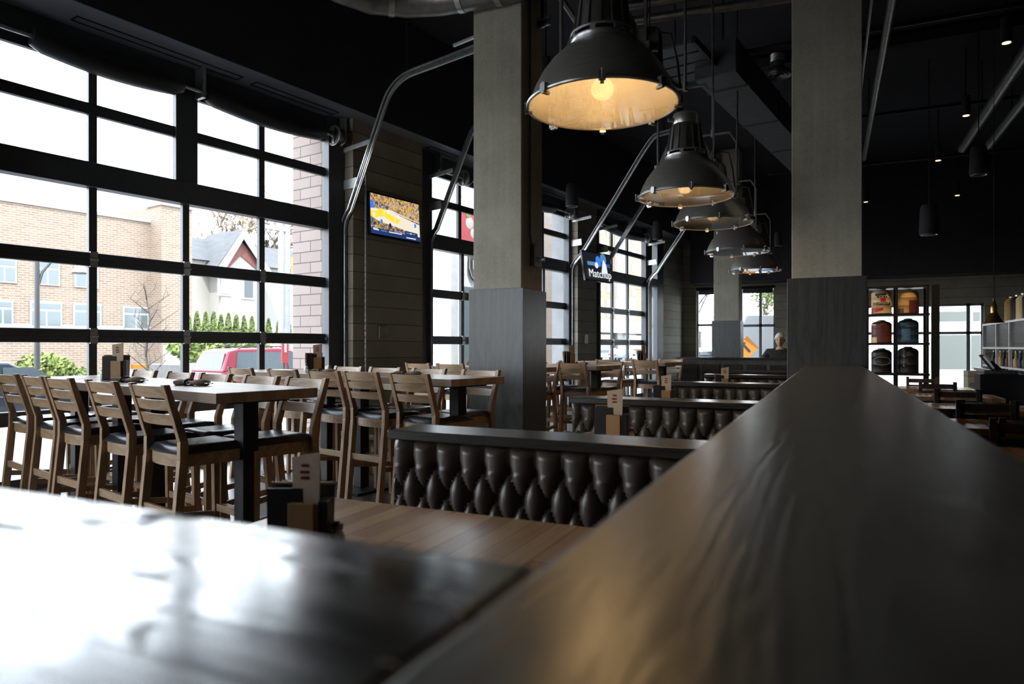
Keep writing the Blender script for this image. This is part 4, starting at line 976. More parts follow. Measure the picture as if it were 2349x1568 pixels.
# open shelving with printed kegs
M['shelf'] = noisy('shelf_black_steel', (.015,.014,.013), (.025,.022,.02), 20, .4, .4)
YS = 12.4; Zs = lambda x: YS/(((x-CX)/F)*sin(TH)+cos(TH)); XS = lambda x: at(x, Zs(x), z=0).x; ZS = lambda x, y: CH+(HZ-y)*Zs(x)/F
xa, xm, xz = XS(1990), XS(2057), XS(2128)
shf = thing('open_shelving', (xm, YS+.2, 0), 0, 'black steel shelving with two bays of printed canisters right of the column', 'shelving')
for x in (xa, xm, xz):
    for y in (-.18, .18): put('post', MB().box(x-xm-.018, x-xm+.018, y-.018, y+.018, 0, ZS(2060, 655)), M['shelf'], shf)
put('post', MB().box(xz-xm+.05, xz-xm+.16, -.2, -.16, 0, ZS(2060, 655)), M['shelf'], shf)
for y in (657, 721, 788, 858): put('shelf_board', MB().box(xa-xm-.03, xz-xm+.03, -.2, .2, ZS(2060, y)-.02, ZS(2060, y)+.015), M['shelf'], shf)
put('lower_panel', MB().box(xa-xm, xz-xm, -.15, .15, .02, .62), M['matte'], shf)
pc = {'cream': noisy('cream_print', (.75,.5,.2), (.82,.6,.3), 6, .4), 'amber': noisy('amber_print', (.7,.4,.12), (.6,.28,.08), 3, .4), 'dred': noisy('dark_red_print', (.10,.02,.015), (.2,.05,.03), 5, .45),
      'blue': noisy('blue_black_print', (.01,.02,.035), (.04,.09,.14), 4, .45), 'blk': noisy('black_print', (.01,.01,.01), (.02,.02,.02), 5, .45), 'brn': noisy('brown_black_print', (.012,.01,.01), (.025,.018,.015), 5, .45)}
can = [(2024, 720, 662, 'cream', 'cream printed canister with red and black marks on the top shelf, left bay'), (2086, 720, 664, 'amber', 'amber and dark red canister on the top shelf, right bay'),
       (2024, 788, 735, 'dred', 'dark red printed canister on the middle shelf, left bay'), (2086, 788, 732, 'blue', 'blue black canister on the middle shelf, right bay'),
       (2024, 858, 801, 'brn', 'brown black canister with a thin oval mark on the low shelf, left bay'), (2086, 858, 797, 'blk', 'black canister with tall white letters on the low shelf, right bay')]
M['capm'] = noisy('tin_lid', (.4,.42,.4), (.5,.52,.5), 9, .3, .8)
M['inkred'] = base('print_red', (.6,.01,.015), .45); M['inkblk'] = base('print_black', (.012,.01,.01), .45); M['inkwht'] = base('print_white', (.6,.58,.52), .5)
for k, (x, yb_, yt, m, lab) in enumerate(can):
    z0 = ZS(2060, yb_)+.016; z1 = ZS(2060, yt); r = .148; Hh = z1-z0
    c = thing('printed_canister', (XS(x), YS+.2, z0), 0, lab, 'canister', 'printed canisters on the open shelving')
    put('drum', MB().lathe([(r,0),(r+.004,.01),(r,.02),(r,Hh*.33),(r+.003,Hh*.34),(r,Hh*.35),(r,Hh*.66),(r+.003,Hh*.67),(r,Hh*.68),(r,Hh*.86),(r*.8,Hh*.95),(r*.45,Hh)], 32), pc[m], c, smooth=True)
    put('lid', MB().lathe([(.06,Hh),(.062,Hh+.012),(.035,Hh+.02)], 16), M['capm'], c, smooth=True)
    def wrap(a0, a1, zz0, zz1, mat_, nm='print', tap=0):
        g = MB().grid(10, 2, lambda u, v: ((r+.0045)*sin(a0+(a1-a0)*u), -(r+.0045)*cos(a0+(a1-a0)*u), zz0+(zz1-zz0)*v+tap*u*(1-v)))
        put(nm, g, mat_, c)
    if k == 0:
        wrap(-.15,.35,.5*Hh,.64*Hh,M['inkred']); wrap(-1.2,.1,.0,.24*Hh,M['inkred'], tap=.06); wrap(-.7,.4,.74*Hh,.98*Hh*.86,M['inkblk']); wrap(-.95,.9,.36*Hh,.47*Hh,M['inkblk'])
        text('lettering', 'GET', .06, M['inkwht'], c, (.01, -r-.012, .69*Hh), (pi/2, 0, 0)); text('lettering', 'ELEPHANT', .044, M['inkwht'], c, (0, -r-.012, .415*Hh), (pi/2, 0, 0))
        wrap(-.5,.5,.66*Hh,.73*Hh,M['inkblk'])
    if k == 1: wrap(.0,1.5,.0,.55*Hh,pc['dred']); wrap(-1.4,-.5,.0,.2*Hh,pc['dred'])
    if k == 2: wrap(-1.2,-.5,.0,.25*Hh,pc['cream']); wrap(-1.3,-.6,.8*Hh,.86*Hh,pc['cream'])
    if k == 3: wrap(-.7,.1,.1*Hh,.6*Hh,noisy('print_blue', (.05,.12,.2), (.1,.2,.3), 30, .5))
    if k == 4:
        put('print', MB().tube([((r+.005)*sin(.9*cos(a)), -(r+.005)*cos(.9*cos(a)), Hh*(.5+.17*sin(a))) for a in [2*pi*q/30 for q in range(30)]], .003, 4, closed=True), M['inkwht'], c)
    if k == 5:
        for q, chh in enumerate('CJNIER'): text('lettering', chh, .05, M['inkwht'], c, (-.07, -r*.9-.012, Hh*(.9-.12*q)), (pi/2, 0, -.4))
# back bar: pale steel rack on a counter, mesh panels, bottles
M['whitepost'] = noisy('white_painted_steel', (.6,.6,.58), (.7,.7,.68), 10, .4, .2)
rk = thing('bar_rack', (2.45, 13.0, 0), 0, 'pale steel bar rack with dark mesh panels at the right edge', 'shelving')
for y in (-2.6, -1.9, -1.75, -.55, .35, 1.4): put('post', MB().box(-.02, .02, y-.02, y+.02, .95, 2.1 if y < -1 else 1.72), M['whitepost'], rk)
for z in (1.0, 1.30, 1.70): put('rail', MB().box(-.025, .025, -2.6, 1.4, z-.015, z+.015), M['whitepost'], rk)
mp = MB()
for k in range(40): mp.box(.0, .006, -1.75, 1.4, 1.32+k*.0095, 1.325+k*.0095)
put('mesh_panel', mp, M['black'], rk)
cb = thing('bar_counter', (2.75, 12.6, 0), 0, 'dark bar counter with pale end faces at the right', 'counter')
put('counter_body', MB().box(-.35,.5,-2.4,2.2,0,.9), M['matte'], cb); put('counter_top', MB().box(-.38,.52,-2.45,2.25,.9,.95), M['cap'], cb, bevel=.004)
put('end_face', MB().box(-.36,-.35,-1.9,-1.3,.05,.88), M['board2'], cb)
bxo = thing('lettered_box', at(2236, 11.0, z=.62), TH*0, 'pale concrete coloured box lettered CRAFT beside the bar counter', 'box')
put('box_body', MB().box(-.11,.13,-.1,.3,0,.31), M['board2'], bxo, bevel=.004); text('lettering', 'CRAFT', .075, M['inkblk'], bxo, (.03, -.104, .09), (pi/2, 0, 0)).parent = bxo
cbx = put('crate_stand', MB().box(-.13,.15,-.12,.32,0,.62), M['matte']); cbx.location = (bxo.location.x, bxo.location.y, 0); tag(cbx, 'black stand under the box lettered CRAFT', 'stand')
pos = thing('point_of_sale_terminal', at(2292, 9.3, z=.95), -.3, 'black order terminal with tilted screen on the bar counter', 'terminal')
put('base', MB().box(-.16,.2,-.1,.15,0,.05), M['black'], pos, bevel=.008)
put('screen_panel', MB().box(-.02,.0,-.15,.15,.0,.26, Matrix.Translation((-.05,0,.05)) @ Matrix.Rotation(-.6, 4, 'Y')), M['screenframe'], pos, bevel=.004)
put('screen_back', MB().box(.0,.03,-.12,.12,.02,.22, Matrix.Translation((-.05,0,.05)) @ Matrix.Rotation(-.6, 4, 'Y')), M['steel'], pos); put('arm', MB().cyl((.02,0,.04),(-.1,0,.16), .03, n=10), M['black'], pos)
pst = put('terminal_stand', MB().box(-.25,.28,-.2,.2,0,.95), M['black']); pst.location = (pos.location.x, pos.location.y, 0); tag(pst, 'black stand carrying the order terminal', 'stand')
btl = None
for k in range(11):
    y = 11.6+k*.26; col = ['brn', 'dred', 'blk', 'blue', 'cream', 'brn', 'dred', 'blk', 'amber', 'blk', 'brn'][k]
    nm = ORD[k]
    b = thing('bar_bottle', (2.56, y, .95), 0, 'bottle on the bar rack below the mesh, %s from the near end' % nm, 'bottle', 'bottles on the bar rack')
    put('glass_body', MB().lathe([(.038,0),(.04,.005),(.04,.17),(.015,.22),(.014,.285)], 14), pc[col], b, smooth=True); put('bottle_cap', MB().lathe([(.017,.285),(.017,.305),(.0,.306)], 10), M['capm'], b)
for k in range(5):
    b = thing('canister', (2.55, 11.4+k*.36, 1.715), 0, 'canister on top of the bar rack, %s from the near end' % ORD[k], 'canister', 'canisters on top of the bar rack')
    put('drum', MB().lathe([(.1,0),(.103,.01),(.1,.02),(.1,.3),(.07,.34),(.03,.36)], 20), pc[['amber','brn','cream','brn','amber'][k]], b, smooth=True); put('lid', MB().lathe([(.04,.36),(.04,.38),(.0,.385)], 12), M['capm'], b)
pb = thing('brass_pendant_lamp', at(2280, 9.0, y=740), 0, 'small hammered brass pendant lamp at the far right', 'pendant lamp')
put('shade', MB().lathe([(.118,.0),(.1,.035),(.06,.11),(.045,.13)], 24, cap=False), M['brass'], pb, smooth=True)
put('neck', MB().lathe([(.045,.13),(.042,.2),(.03,.25),(.02,.26),(.012,.32)], 16), M['brass'], pb, smooth=True)
put('cord', MB().cyl((0,0,.3), (0,0,CEIL-pb.location.z), .004, n=6), M['matte'], pb); put('bulb', MB().ball((0,0,.035), .03), M['down'], pb, smooth=True)
# ------------------------------------------------------------------ outside
XS_[0] = .36
M['pave'] = planks('pale_paving', [(.40,.39,.37), (.5,.49,.47)], 'x', .3, .8, seam=(.25,.25,.25), length=.9)
M['road'] = noisy('asphalt', (.20,.20,.205), (.26,.26,.265), 3, .9)
pv = put('pavement', MB().box(-30, 40, .1, 6.2, -.16, -.01), M['pave']); pv.location = WLOC; pv.rotation_euler = (0,0,WROT); pv['kind'] = 'structure'
rd = put('road', MB().box(-140, 200, 6.2, 260, -.5, -.42), M['road']); rd.location = WLOC; rd.rotation_euler = (0,0,WROT); rd['kind'] = 'structure'
g2 = put('ground', MB().box(-60, 80, YB+.3, 160, -.6, -.45), M['road']); g2['kind'] = 'structure'
M['tanbrick'] = brick('tan_brick', (.36,.22,.13), (.46,.31,.2), (.52,.46,.4), .5, .16, ms=.03)
M['whitetrim'] = base('white_trim', (.62,.6,.58), .6); M['extglass'] = base('dark_window_glass', (.05,.08,.09), .08, 0); M['paneglass'] = base('pale_window_glass', (.2,.26,.28), .1)
O = 46.0
def ext(name, lab, cat, o, s, grp=None): 
    t = thing(name, W(s, o, 0), WROT, lab, cat, grp); t['_'] = 0; del t['_']; return t
sL, sR = S(-140, O), S(415, O); s0 = sL
z9 = 10.96
bl = ext('brick_building', 'long two storey tan brick building across the street', 'building', O, s0)
put('wall', MB().box(0, S(345, O)-s0, 0, 9, -.45, z9), M['tanbrick'], bl)
put('wall', MB().box(S(345, O)-s0, sR-s0, -1.6, 8, -.45, E(380, 481, O)[1]), M['tanbrick'], bl)
put('parapet_cap', MB().box(-.1, S(345, O)-s0, -.12, .5, z9, z9+.22), M['whitetrim'], bl)
put('parapet_cap', MB().box(S(345, O)-s0-.1, sR-s0+.1, -1.75, .5, E(380, 481, O)[1], E(380, 481, O)[1]+.22), M['whitetrim'], bl)
put('stone_band', MB().box(0, sR-s0-2.2, -.06, 0, E(200, 757, O)[1], E(200, 745, O)[1]), M['whitetrim'], bl)
put('door_recess', MB().box(S(348, O)-s0, sR-s0-.4, -1.66, -1.6, -.4, E(380, 792, O)[1]), M['whitetrim'], bl)
for (xa_, xb_, yt, yb_) in ((-20, 38, 592, 648), (79, 137, 598, 654), (170, 225, 604, 660), (-20, 30, 688, 745), (68, 142, 692, 750), (167, 232, 696, 750), (281, 340, 703, 755)):
    sa, za = E(xa_, yt, O); sb_, zb_ = E(xb_, yb_, O)
    xc_ = (xa_+xb_)/2; zt = E(xc_, yt, O)[1]; zb2 = E(xc_, yb_, O)[1]
    f = put('window', MB().box(sa-s0, sb_-s0, -.08, .02, zb2, zt), M['whitetrim'], bl)
    mid = (sa+sb_)/2-s0; h = (zt-zb2)
    put('pane', MB().box(sa-s0+.12, mid-.06, -.1, -.07, zb2+.12, zt-.12-h*.3).box(mid+.06, sb_-s0-.12, -.1, -.07, zb2+.12, zt-.12-h*.3).box(sa-s0+.12, sb_-s0-.12, -.1, -.07, zt-h*.27, zt-.12), M['paneglass'], f)
for z in (745,):
    pass
# house with gable
O2 = 76.0
hx = S(405, O2); 
ho = ext('gabled_house', 'pale house with a grey roof and white edged red brick gable beyond the hedge', 'house', O2, hx)
M['cream'] = base('cream_wall', (.62,.58,.52), .8); M['redbrick'] = brick('red_brick', (.26,.07,.05), (.32,.1,.07), (.3,.2,.18), .5, .2); M['roof'] = brick('grey_shingles', (.11,.11,.115), (.15,.15,.16), (.08,.08,.085), 1.0, .35)
L_ = S(900, O2)-hx; ze = E(560, 606, O2)[1]; zr = E(560, 556, O2)[1]
put('wall', MB().box(0, L_, 0, 10, -.45, ze), M['cream'], ho)
put('roof', MB().prism([(-.6, ze-.1), (5, zr+.6), (10.6, ze-.1)], -.5, L_+.5, 'x'), M['roof'], ho)
g0, g1, gp = S(468, O2)-hx, S(590, O2)-hx, S(524, O2)-hx; zp = E(524, 540, O2)[1]; zg = E(528, 606, O2)[1]-.8
put('gable_wall', MB().prism([(g0+.8, -.4), (g1-.8, -.4), (g1-.8, zg), (gp, zp-1.1), (g0+.8, zg)], -2.6, 0, 'y'), M['cream'], ho, fix=True)
put('gable_band', MB().prism([(g0+.6, zg), (gp, zp-.9), (g1-.6, zg), (g1-1.8, zg), (gp, zp-2.9), (g0+1.8, zg)], -2.75, -2.6, 'y'), M['redbrick'], ho, fix=True)
put('gable_roof', MB().prism([(g0-.6, zg-.6), (gp, zp+.5), (gp, zp), (g0-.3, zg-.9)], -3.3, 5, 'y').prism([(gp, zp+.5), (g1+.6, zg-.6), (g1+.3, zg-.9), (gp, zp)], -3.3, 5, 'y'), M['roof'], ho, fix=True)
put('bargeboard', MB().prism([(g0-.6, zg-.9), (gp, zp+.45), (gp, zp-.75), (g0+.5, zg-.95)], -3.45, -3.3, 'y').prism([(gp, zp+.45), (g1+.6, zg-.9), (g1-.5, zg-.95), (gp, zp-.75)], -3.45, -3.3, 'y'), M['whitetrim'], ho, fix=True)
for xa_, xb_, yt, yb_ in ((533, 552, 638, 684), (478, 497, 634, 676)):
    sa, zt = E(xa_, yt, O2); sb_, zb2 = E(xb_, yb_, O2)
    f = put('window', MB().box(sa-hx-.4, sb_-hx+.4, -2.72, -2.6, zb2-.3, zt+.3), M['whitetrim'], ho); put('pane', MB().box(sa-hx, sb_-hx, -2.78, -2.7, zb2, zt), M['extglass'] if xa_ > 500 else M['cream'], f)
# leafy things
def leafball(fn, n, size, seed, aspect=1.6):
    rnd = random.Random(seed); m = MB(); vs = []; fs = []
    for k in range(n):
        p = Vector(fn(rnd)); d = Vector((rnd.gauss(0,1), rnd.gauss(0,1), rnd.gauss(0,1))).normalized(); e = d.orthogonal().normalized(); g = d.cross(e)
        s = size*rnd.uniform(.6, 1.3); b = len(vs); vs += [p+e*s, p+g*s*aspect*.5, p-e*s, p-g*s*aspect*.5]; fs.append((b, b+1, b+2, b+3))
    return m.add(vs, fs)
M['hedge'] = noisy('arborvitae_leaves', (.20,.30,.06), (.34,.42,.12), 9, .8, bump=0); M['bush'] = noisy('bush_leaves', (.24,.34,.05), (.36,.44,.1), 9, .8, bump=0)
M['bark'] = noisy('grey_bark', (.14,.11,.09), (.22,.18,.15), 12, .9); M['autumn'] = noisy('sparse_orange_leaves', (1.5,1.0,.6), (1.9,1.5,1.1), 5, .9, bump=0); M['spruce'] = noisy('spruce_needles', (.13,.2,.07), (.24,.32,.13), 6, .9, bump=0)
O3 = 30.0
hp = None
for k, (x, y) in enumerate(((432, 724), (452, 714), (472, 716), (490, 716), (507, 722), (524, 718), (542, 722), (560, 724), (578, 726), (597, 726), (616, 730), (640, 732), (662, 730), (684, 732))):
    s_, zt = E(x, y, O3); lab = 'pointed green cedar shrub behind the iron fence, %s from the left' % ORD[k]
    if hp is None:
        hp = thing('cedar_shrub', W(s_, O3, .3), 0, lab, 'shrub', 'pointed cedar shrubs in a row')
        def cone(r):
            h = r.random()**1.3; a = r.uniform(0, 2*pi); q = .42*(1-h)**.75*(.75+.25*r.random())+.02; return (q*cos(a), q*sin(a), h*2.35)
        put('foliage', leafball(cone, 1100, .085, 3), M['hedge'], hp); put('stem', MB().cyl((0,0,-.7),(0,0,1.8),.05,.02,n=6), M['bark'], hp); o = hp
    else: o = dup(hp, W(s_, O3, .3), k*1.1, lab)
    q = (zt-.3)/2.35; o.scale = (1, 1, q)
fe = ext('iron_fence', 'black iron fence in front of the cedar shrubs', 'fence', O3-1.2, S(425, O3-1.2))
fL = S(690, O3-1.2)-S(425, O3-1.2); n = int(fL/.16); fm = MB()
for k in range(n): fm.box(k*.16-.02, k*.16+.02, -.02, .02, .45, 2.02)
fp = put('pickets', fm, M['black'], fe); fp['kind'] = 'stuff'
put('rail', MB().box(0, fL, -.02, .02, .6, .65).box(0, fL, -.02, .02, 1.8, 1.85), M['black'], fe)
for k in range(6): put('fence_post', MB().box(k*fL/5-.05, k*fL/5+.05, -.05, .05, -.45, 2.2), M['black'], fe)
kb = ext('retaining_wall', 'low pale wall carrying the iron fence', 'wall', O3-1.5, S(425, O3-1.5)); put('wall_body', MB().box(0, fL, 0, .4, -.45, .42), M['whitetrim'], kb)
bed = put('ground', MB().box(0, fL, .4, 6, -.45, .3), M['road']); bed.location = kb.location; bed.rotation_euler = kb.rotation_euler; bed['kind'] = 'structure'
def bushes(name, x, y, o, r, lab, m='bush', n=900, seed=1, sq=(1,1,.7), grp=None):
    s_, z_ = E(x, y, o); t = thing(name, W(s_, o, z_), 0, lab, 'shrub', grp)
    put('foliage', leafball(lambda q: [c*r*sq[i]*(.7+.3*q.random()) for i, c in enumerate(Vector((q.gauss(0,1), q.gauss(0,1), q.gauss(0,1))).normalized())], n, r*.09, seed), M[m], t)
    put('stem', MB().cyl((0,0,-z_-.42), (0,0,0), .05, n=6), M['bark'], t); return t
bushes('round_bush', 96, 850, 30, 1.25, 'yellow green round bush left of the lamp post foot', seed=4)
bushes('round_bush', 128, 846, 30, .9, 'smaller yellow green bush right of the lamp post foot', seed=5)
bushes('low_bush', 190, 866, 30, .8, 'low pale bush before the brick building, beside the door stile', seed=6)
bushes('low_bush', 500, 797, 24, 1.5, 'bright green low bush above the red car roof', seed=7, sq=(2.2,1,.55), n=1500)
bushes('low_bush', 605, 800, 25, 1.1, 'dry yellowish bush above the red car, right part', m='autumn', seed=8, sq=(1.8,1,.5))
# trees
def branch(mb, p, d, L, r, lv, rnd, leaf=None, spread=.55):
    q = p+d*L; mb.cyl(p, q, r, r*.65, n=5 if lv > 1 else 4, cap=False)
    if leaf is not None and lv <= 2: leaf.append(q)
    if lv == 0: return
    for k in range(3 if lv > 1 else 4):
        nd = (d+Vector((rnd.gauss(0,spread), rnd.gauss(0,spread), rnd.gauss(.12,spread*.6)))).normalized()
        branch(mb, p.lerp(q, rnd.uniform(.55, 1)), nd, L*rnd.uniform(.6, .82), r*.6, lv-1, rnd, leaf, spread)
def tree(name, loc, h, lv, seed, lab, cat='tree', leafm=None, grp=None, r0=None, spread=.55, leafn=3, leafs=.25):
    rnd = random.Random(seed); mb = MB(); lf = []; branch(mb, Vector((0,0,0)), Vector((0,0,1)), h*.34, r0 or h*.018, lv, rnd, lf, spread)
    t = thing(name, loc, 0, lab, cat, grp); put('trunk', mb, M['bark'], t, smooth=True)
    if leafm:
        m = leafball(lambda q: lf[q.randrange(len(lf))]+Vector((q.gauss(0,.3), q.gauss(0,.3), q.gauss(0,.3))), len(lf)*leafn, leafs, seed); put('leaves', m, M[leafm], t)
    return t
s_, z_ = E(338, 860, 9.5); yt = thing('young_bare_tree', W(s_, 9.5, -.45), 0, 'young bare street tree in front of the brick building', 'tree'); ym = MB(); rnd = random.Random(5)
hy = E(338, 655, 9.5)[1]+.45; lead = [Vector((.05*sin(k*1.3), .04*cos(k*2.1), hy*k/8)) for k in range(9)]; ym.tube(lead, [.05-.0055*k for k in range(9)], 7)
for k in range(20):
    f = .3+.66*k/20; p = lead[int(f*8)].lerp(lead[min(8, int(f*8)+1)], f*8 % 1); a = k*2.4; L1 = (.5+.5*(1-f))*rnd.uniform(.7, 1.2)
    q = p+Vector((cos(a)*L1*.75, sin(a)*L1*.75, L1*.55)); ym.cyl(p, q, .016, .006, n=5)
    for j in range(3): r_ = p.lerp(q, .4+.25*j); ym.cyl(r_, r_+Vector((rnd.gauss(0,.15), rnd.gauss(0,.15), .22)), .006, .003, n=4)
put('trunk', ym, M['bark'], yt, smooth=True)
for k, (x, o, h, sd) in enumerate(((462, 94, 33, 21), (520, 104, 38, 22), (585, 96, 33, 23), (628, 108, 31, 24), (250, 66, 17, 25))):
    tree('bare_tree', W(S(x, o), o, -.45), h, 6, sd, 'tall half bare tree behind %s, %s from the left' % (('the gabled house', ORD[k]) if k < 4 else ('the brick building roof', 'faint')), leafm='autumn' if k in (0, 1, 2, 4) else None, leafn=1, leafs=.22, r0=.4, grp='half bare trees behind the house')
def spruce(loc, h, r, lab, seed, m='spruce', lim=1400):
    t = thing('spruce_tree', loc, 0, lab, 'tree')
    def fn(q):
        hh = q.random()**1.2; lay = (hh*9) % 1; a = q.uniform(0, 2*pi); rr = r*(1-hh)*(.35+.65*lay)*q.uniform(.6, 1); return (rr*cos(a), rr*sin(a), .4+hh*h-.1*rr)
    put('needles', leafball(fn, lim, h*.022, seed), M[m], t); put('trunk', MB().cyl((0,0,-.05), (0,0,h*.95), .1, .02, n=7), M['bark'], t)
s_, z_ = E(1008, 655, 24); spruce(W(s_, 24, -.4), z_+.5, 1.5, 'spruce tree seen through the second overhead door', 31)
bushes('round_bush', 1005, 752, 20, 1.2, 'bright green bush at the foot of the spruce', seed=34, sq=(1.4,1,1))
s_, z_ = E(612, 548, 84); spruce(W(S(612, 94), 94, -.4), z_+1.5, 4.5, 'dark pine rising over the house roof near the utility pole', 32, lim=1000)
# street furniture
def polepx(name, x, yt, o, r, m, lab, cat='pole'):
    s_, zt = E(x, yt, o); t = thing(name, W(s_, o, -.45), WROT, lab, cat); put('shaft', MB().cyl((0,0,0),(0,0,zt+.45), r, r*.75, n=12), m, t, smooth=True); return t, zt+.45
M['lamppost'] = base('black_lamp_post', (.06,.06,.065), .5)
t, h = polepx('street_lamp', 85, 600, 12.5, .075, M['lamppost'], 'slim dark street lamp post before the brick building', 'street lamp')
put('base', MB().lathe([(.13,0),(.13,.5),(.09,.6),(.085,1.1),(.11,1.12),(.11,1.18),(.08,1.2)], 14), M['lamppost'], t, smooth=True)
put('arm', MB().tube([(0,0,h-.7),(.12,0,h-.25),(.35,0,h+.08),(.7,0,h+.15),(1.0,0,h+.02)], .035, 8), M['lamppost'], t, smooth=True); put('lantern', MB().lathe([(.18,0),(.2,.03),(.1,.2),(.03,.3)], 14, c=(1.0,0,h-.22)), M['cast'], t, smooth=True)
M['pole'] = noisy('pale_blue_grey_pole', (.4,.44,.5), (.5,.54,.6), 5, .6)
t, h = polepx('utility_pole', 658, 440, 14, .14, M['pole'], 'thick pale utility pole beside the brick pier', 'pole'); put('cross_arm', MB().box(-1.2,.1,-.06,.06,h-1.5,h-1.35).box(-.35,-.2,-.05,.05,0,h-.8), M['whitetrim'], t)
M['orange'] = base('traffic_orange', (.85,.3,.01), .5); M['yellow'] = base('signal_yellow', (.85,.42,.02), .5)
s_, z_ = E(679, 630, 13); t = thing('traffic_signal', W(s_, 13, z_), WROT, 'yellow traffic signal housing in front of the brick pier', 'traffic signal'); put('housing', MB().box(-.15,.15,-.1,.1,0,.62), M['yellow'], t, bevel=.02)
hb_ = MB()
for k in range(3): hb_.cyl((0,-.1,.11+k*.2),(0,-.22,.11+k*.2), .085, n=14, cap=False)
put('visor', hb_, M['black'], t); put('mast', MB().bar([(-.45,0,.3),(0,0,.3)], .05,.05,(0,0,1)), M['whitetrim'], t); put('pole', MB().cyl((.0,.16,-z_-.42), (.0,.16,.3), .05, n=8), M['whitetrim'], t)
M['bannerred'] = base('banner_red', (.55,.05,.06), .6)
s_, z_ = E(653, 832, 9); t = thing('red_banner_sign', W(s_, 9, z_), WROT, 'upright red banner sign with white lettering beyond the red car', 'sign'); zt = E(653, 788, 9)[1]
put('panel', MB().box(-.1,.12,-.02,.02,0,zt-z_), M['bannerred'], t); put('marking', MB().box(-.03,.05,-.03,-.02,.3,.75).box(-.03,.05,-.03,-.02,.85,1.0), M['whitetrim'], t); put('post', MB().cyl((0,.03,-z_-.42),(0,.03,0),.025,n=8), M['black'], t)
def barrier(x, y, o, lab):
    s_, z_ = E(x, y, o); t = thing('construction_barrier', W(s_, o, -.42), WROT, lab, 'barrier'); zt = z_+.42
    for k in range(3): put('board', MB().box(-.3,.3,-.03,.03,zt-.14-k*.26,zt-k*.26), M['orange'] if k % 2 == 0 else M['whitetrim'], t)
    put('leg', MB().box(-.28,-.22,-.03,.03,0,zt).box(.22,.28,-.03,.03,0,zt), M['whitetrim'], t)
barrier(320, 835, 15, 'orange and white barrier by the young bare tree'); barrier(995, 830, 9, 'orange striped barrier seen through the second overhead door')
# wing of the building outside the second door
XS_[0] = 1.0
M['wing'] = noisy('pale_blue_white_render', (.5,.54,.58), (.58,.61,.64), 2, .7)
o6 = 6.0; sA = S(1040, o6); wg = ext('storefront_wing', 'pale storefront wall just outside the second overhead door', 'building', o6, sA)
wl = S(1311, o6)-sA
put('wall', MB().box(0, wl, 0, 3, -.45, 5.6), M['wing'], wg); put('pier', MB().box(S(1023, o6)-sA, -.02, -.2, .3, -.45, 7.5), M['greyrender'], wg)
put('red_strip', MB().box(.02, .16, -.05, 0, -.4, 2.2), M['bannerred'], wg); put('shop_window', MB().box(.3, 3.0, -.04, 0, .2, 3.2), M['paneglass'], wg)
zsg = CH+(HZ-615)*ZW(S(1078, o6), o6)/F
sg = thing('shield_sign', W(S(1082, o6), o6-.12, zsg), WROT, 'shield shaped sign with a letter R beside the big column', 'sign')
put('panel', MB().prism([(-.34,.42),(.34,.42),(.34,-.05),(.2,-.32),(0,-.46),(-.2,-.32),(-.34,-.05)], -.02, .02), M['inkblk'], sg, fix=True)
put('border', MB().tube([(x*.9,-.03,z*.9) for x, z in ((-.34,.42),(.34,.42),(.34,-.05),(.2,-.32),(0,-.46),(-.2,-.32),(-.34,-.05))], .014, 4, closed=True), M['cream'], sg); text('lettering', 'R', .42, M['whitetrim'], sg, (-.05,-.04,.08), (pi/2,0,0))
zp_ = CH+(HZ-520)*ZW(S(1070, o6), o6)/F
bp = thing('red_poster', W(S(1066, o6), o6-.1, zp_), WROT, 'red picture poster high on the storefront wall, left of the big column', 'poster'); put('sheet', MB().box(-.3,.6,-.02,.02,-.55,.55), M['bannerred'], bp); put('picture', MB().ball((.1,-.02,.1), .2, 10, 8, (1,.1,1)).ball((.3,-.02,-.2), .16, 10, 8, (1,.1,1)), M['cream'], bp); put('picture', MB().ball((.02,-.03,.36), .12, 8, 6, (1,.1,1)), M['hedge'], bp)
XS_[0] = .34
# hotel beyond the third door
O5 = 60.0; sh0 = S(1340, O5); hb = ext('hotel_building', 'beige hotel with rows of curtained windows beyond the third overhead door', 'building', O5, sh0)
M['beige'] = brick('beige_brick', (.46,.34,.22), (.52,.4,.27), (.5,.42,.32), .8, .3)
hl = S(1560, O5)-sh0; put('wall', MB().box(0, hl, 0, 12, -.45, 42), M['beige'], hb)
put('pilaster', MB().box(S(1410, O5)-sh0, S(1427, O5)-sh0, -.8, 0, -.45, 42), M['whitetrim'], hb)
zz = lambda y: E(1430, y, O5)[1]
put('fascia', MB().box(-2, hl, -3, 0, zz(765), zz(737)), M['whitetrim'], hb); put('shop_front', MB().box(0, hl, -.1, 0, zz(800), zz(768)), M['paneglass'], hb)
for r_, y in enumerate((420, 450, 480, 512, 545, 578, 610, 640, 668, 700, 722)):
    for x in (1376, 1396, 1453, 1480, 1510, 1535):
        a = S(x-5.5, O5)-sh0; b = S(x+5.5, O5)-sh0; f = put('window', MB().box(a, b, -.06, 0, zz(y+8), zz(y-9)), M['paneglass'], hb)
        put('curtain', MB().prism([(a+.1, zz(y+7)), (b-.1, zz(y+7)), ((a+b)/2, zz(y-8)), (a+.1, zz(y-8))], -.09, -.06), M['whitetrim'], f)
M['pinkblock'] = brick('pink_block', (.46,.36,.3), (.5,.4,.34), (.4,.33,.28), .4, .2)
w_ = put('wall_beyond', MB().box(9.95, 14, 3.4, 3.8, -.4, 7), M['pinkblock']); w_.location = WLOC; w_.rotation_euler = (0,0,WROT); tag(w_, 'pink block wall just outside the narrow side window', 'wall')
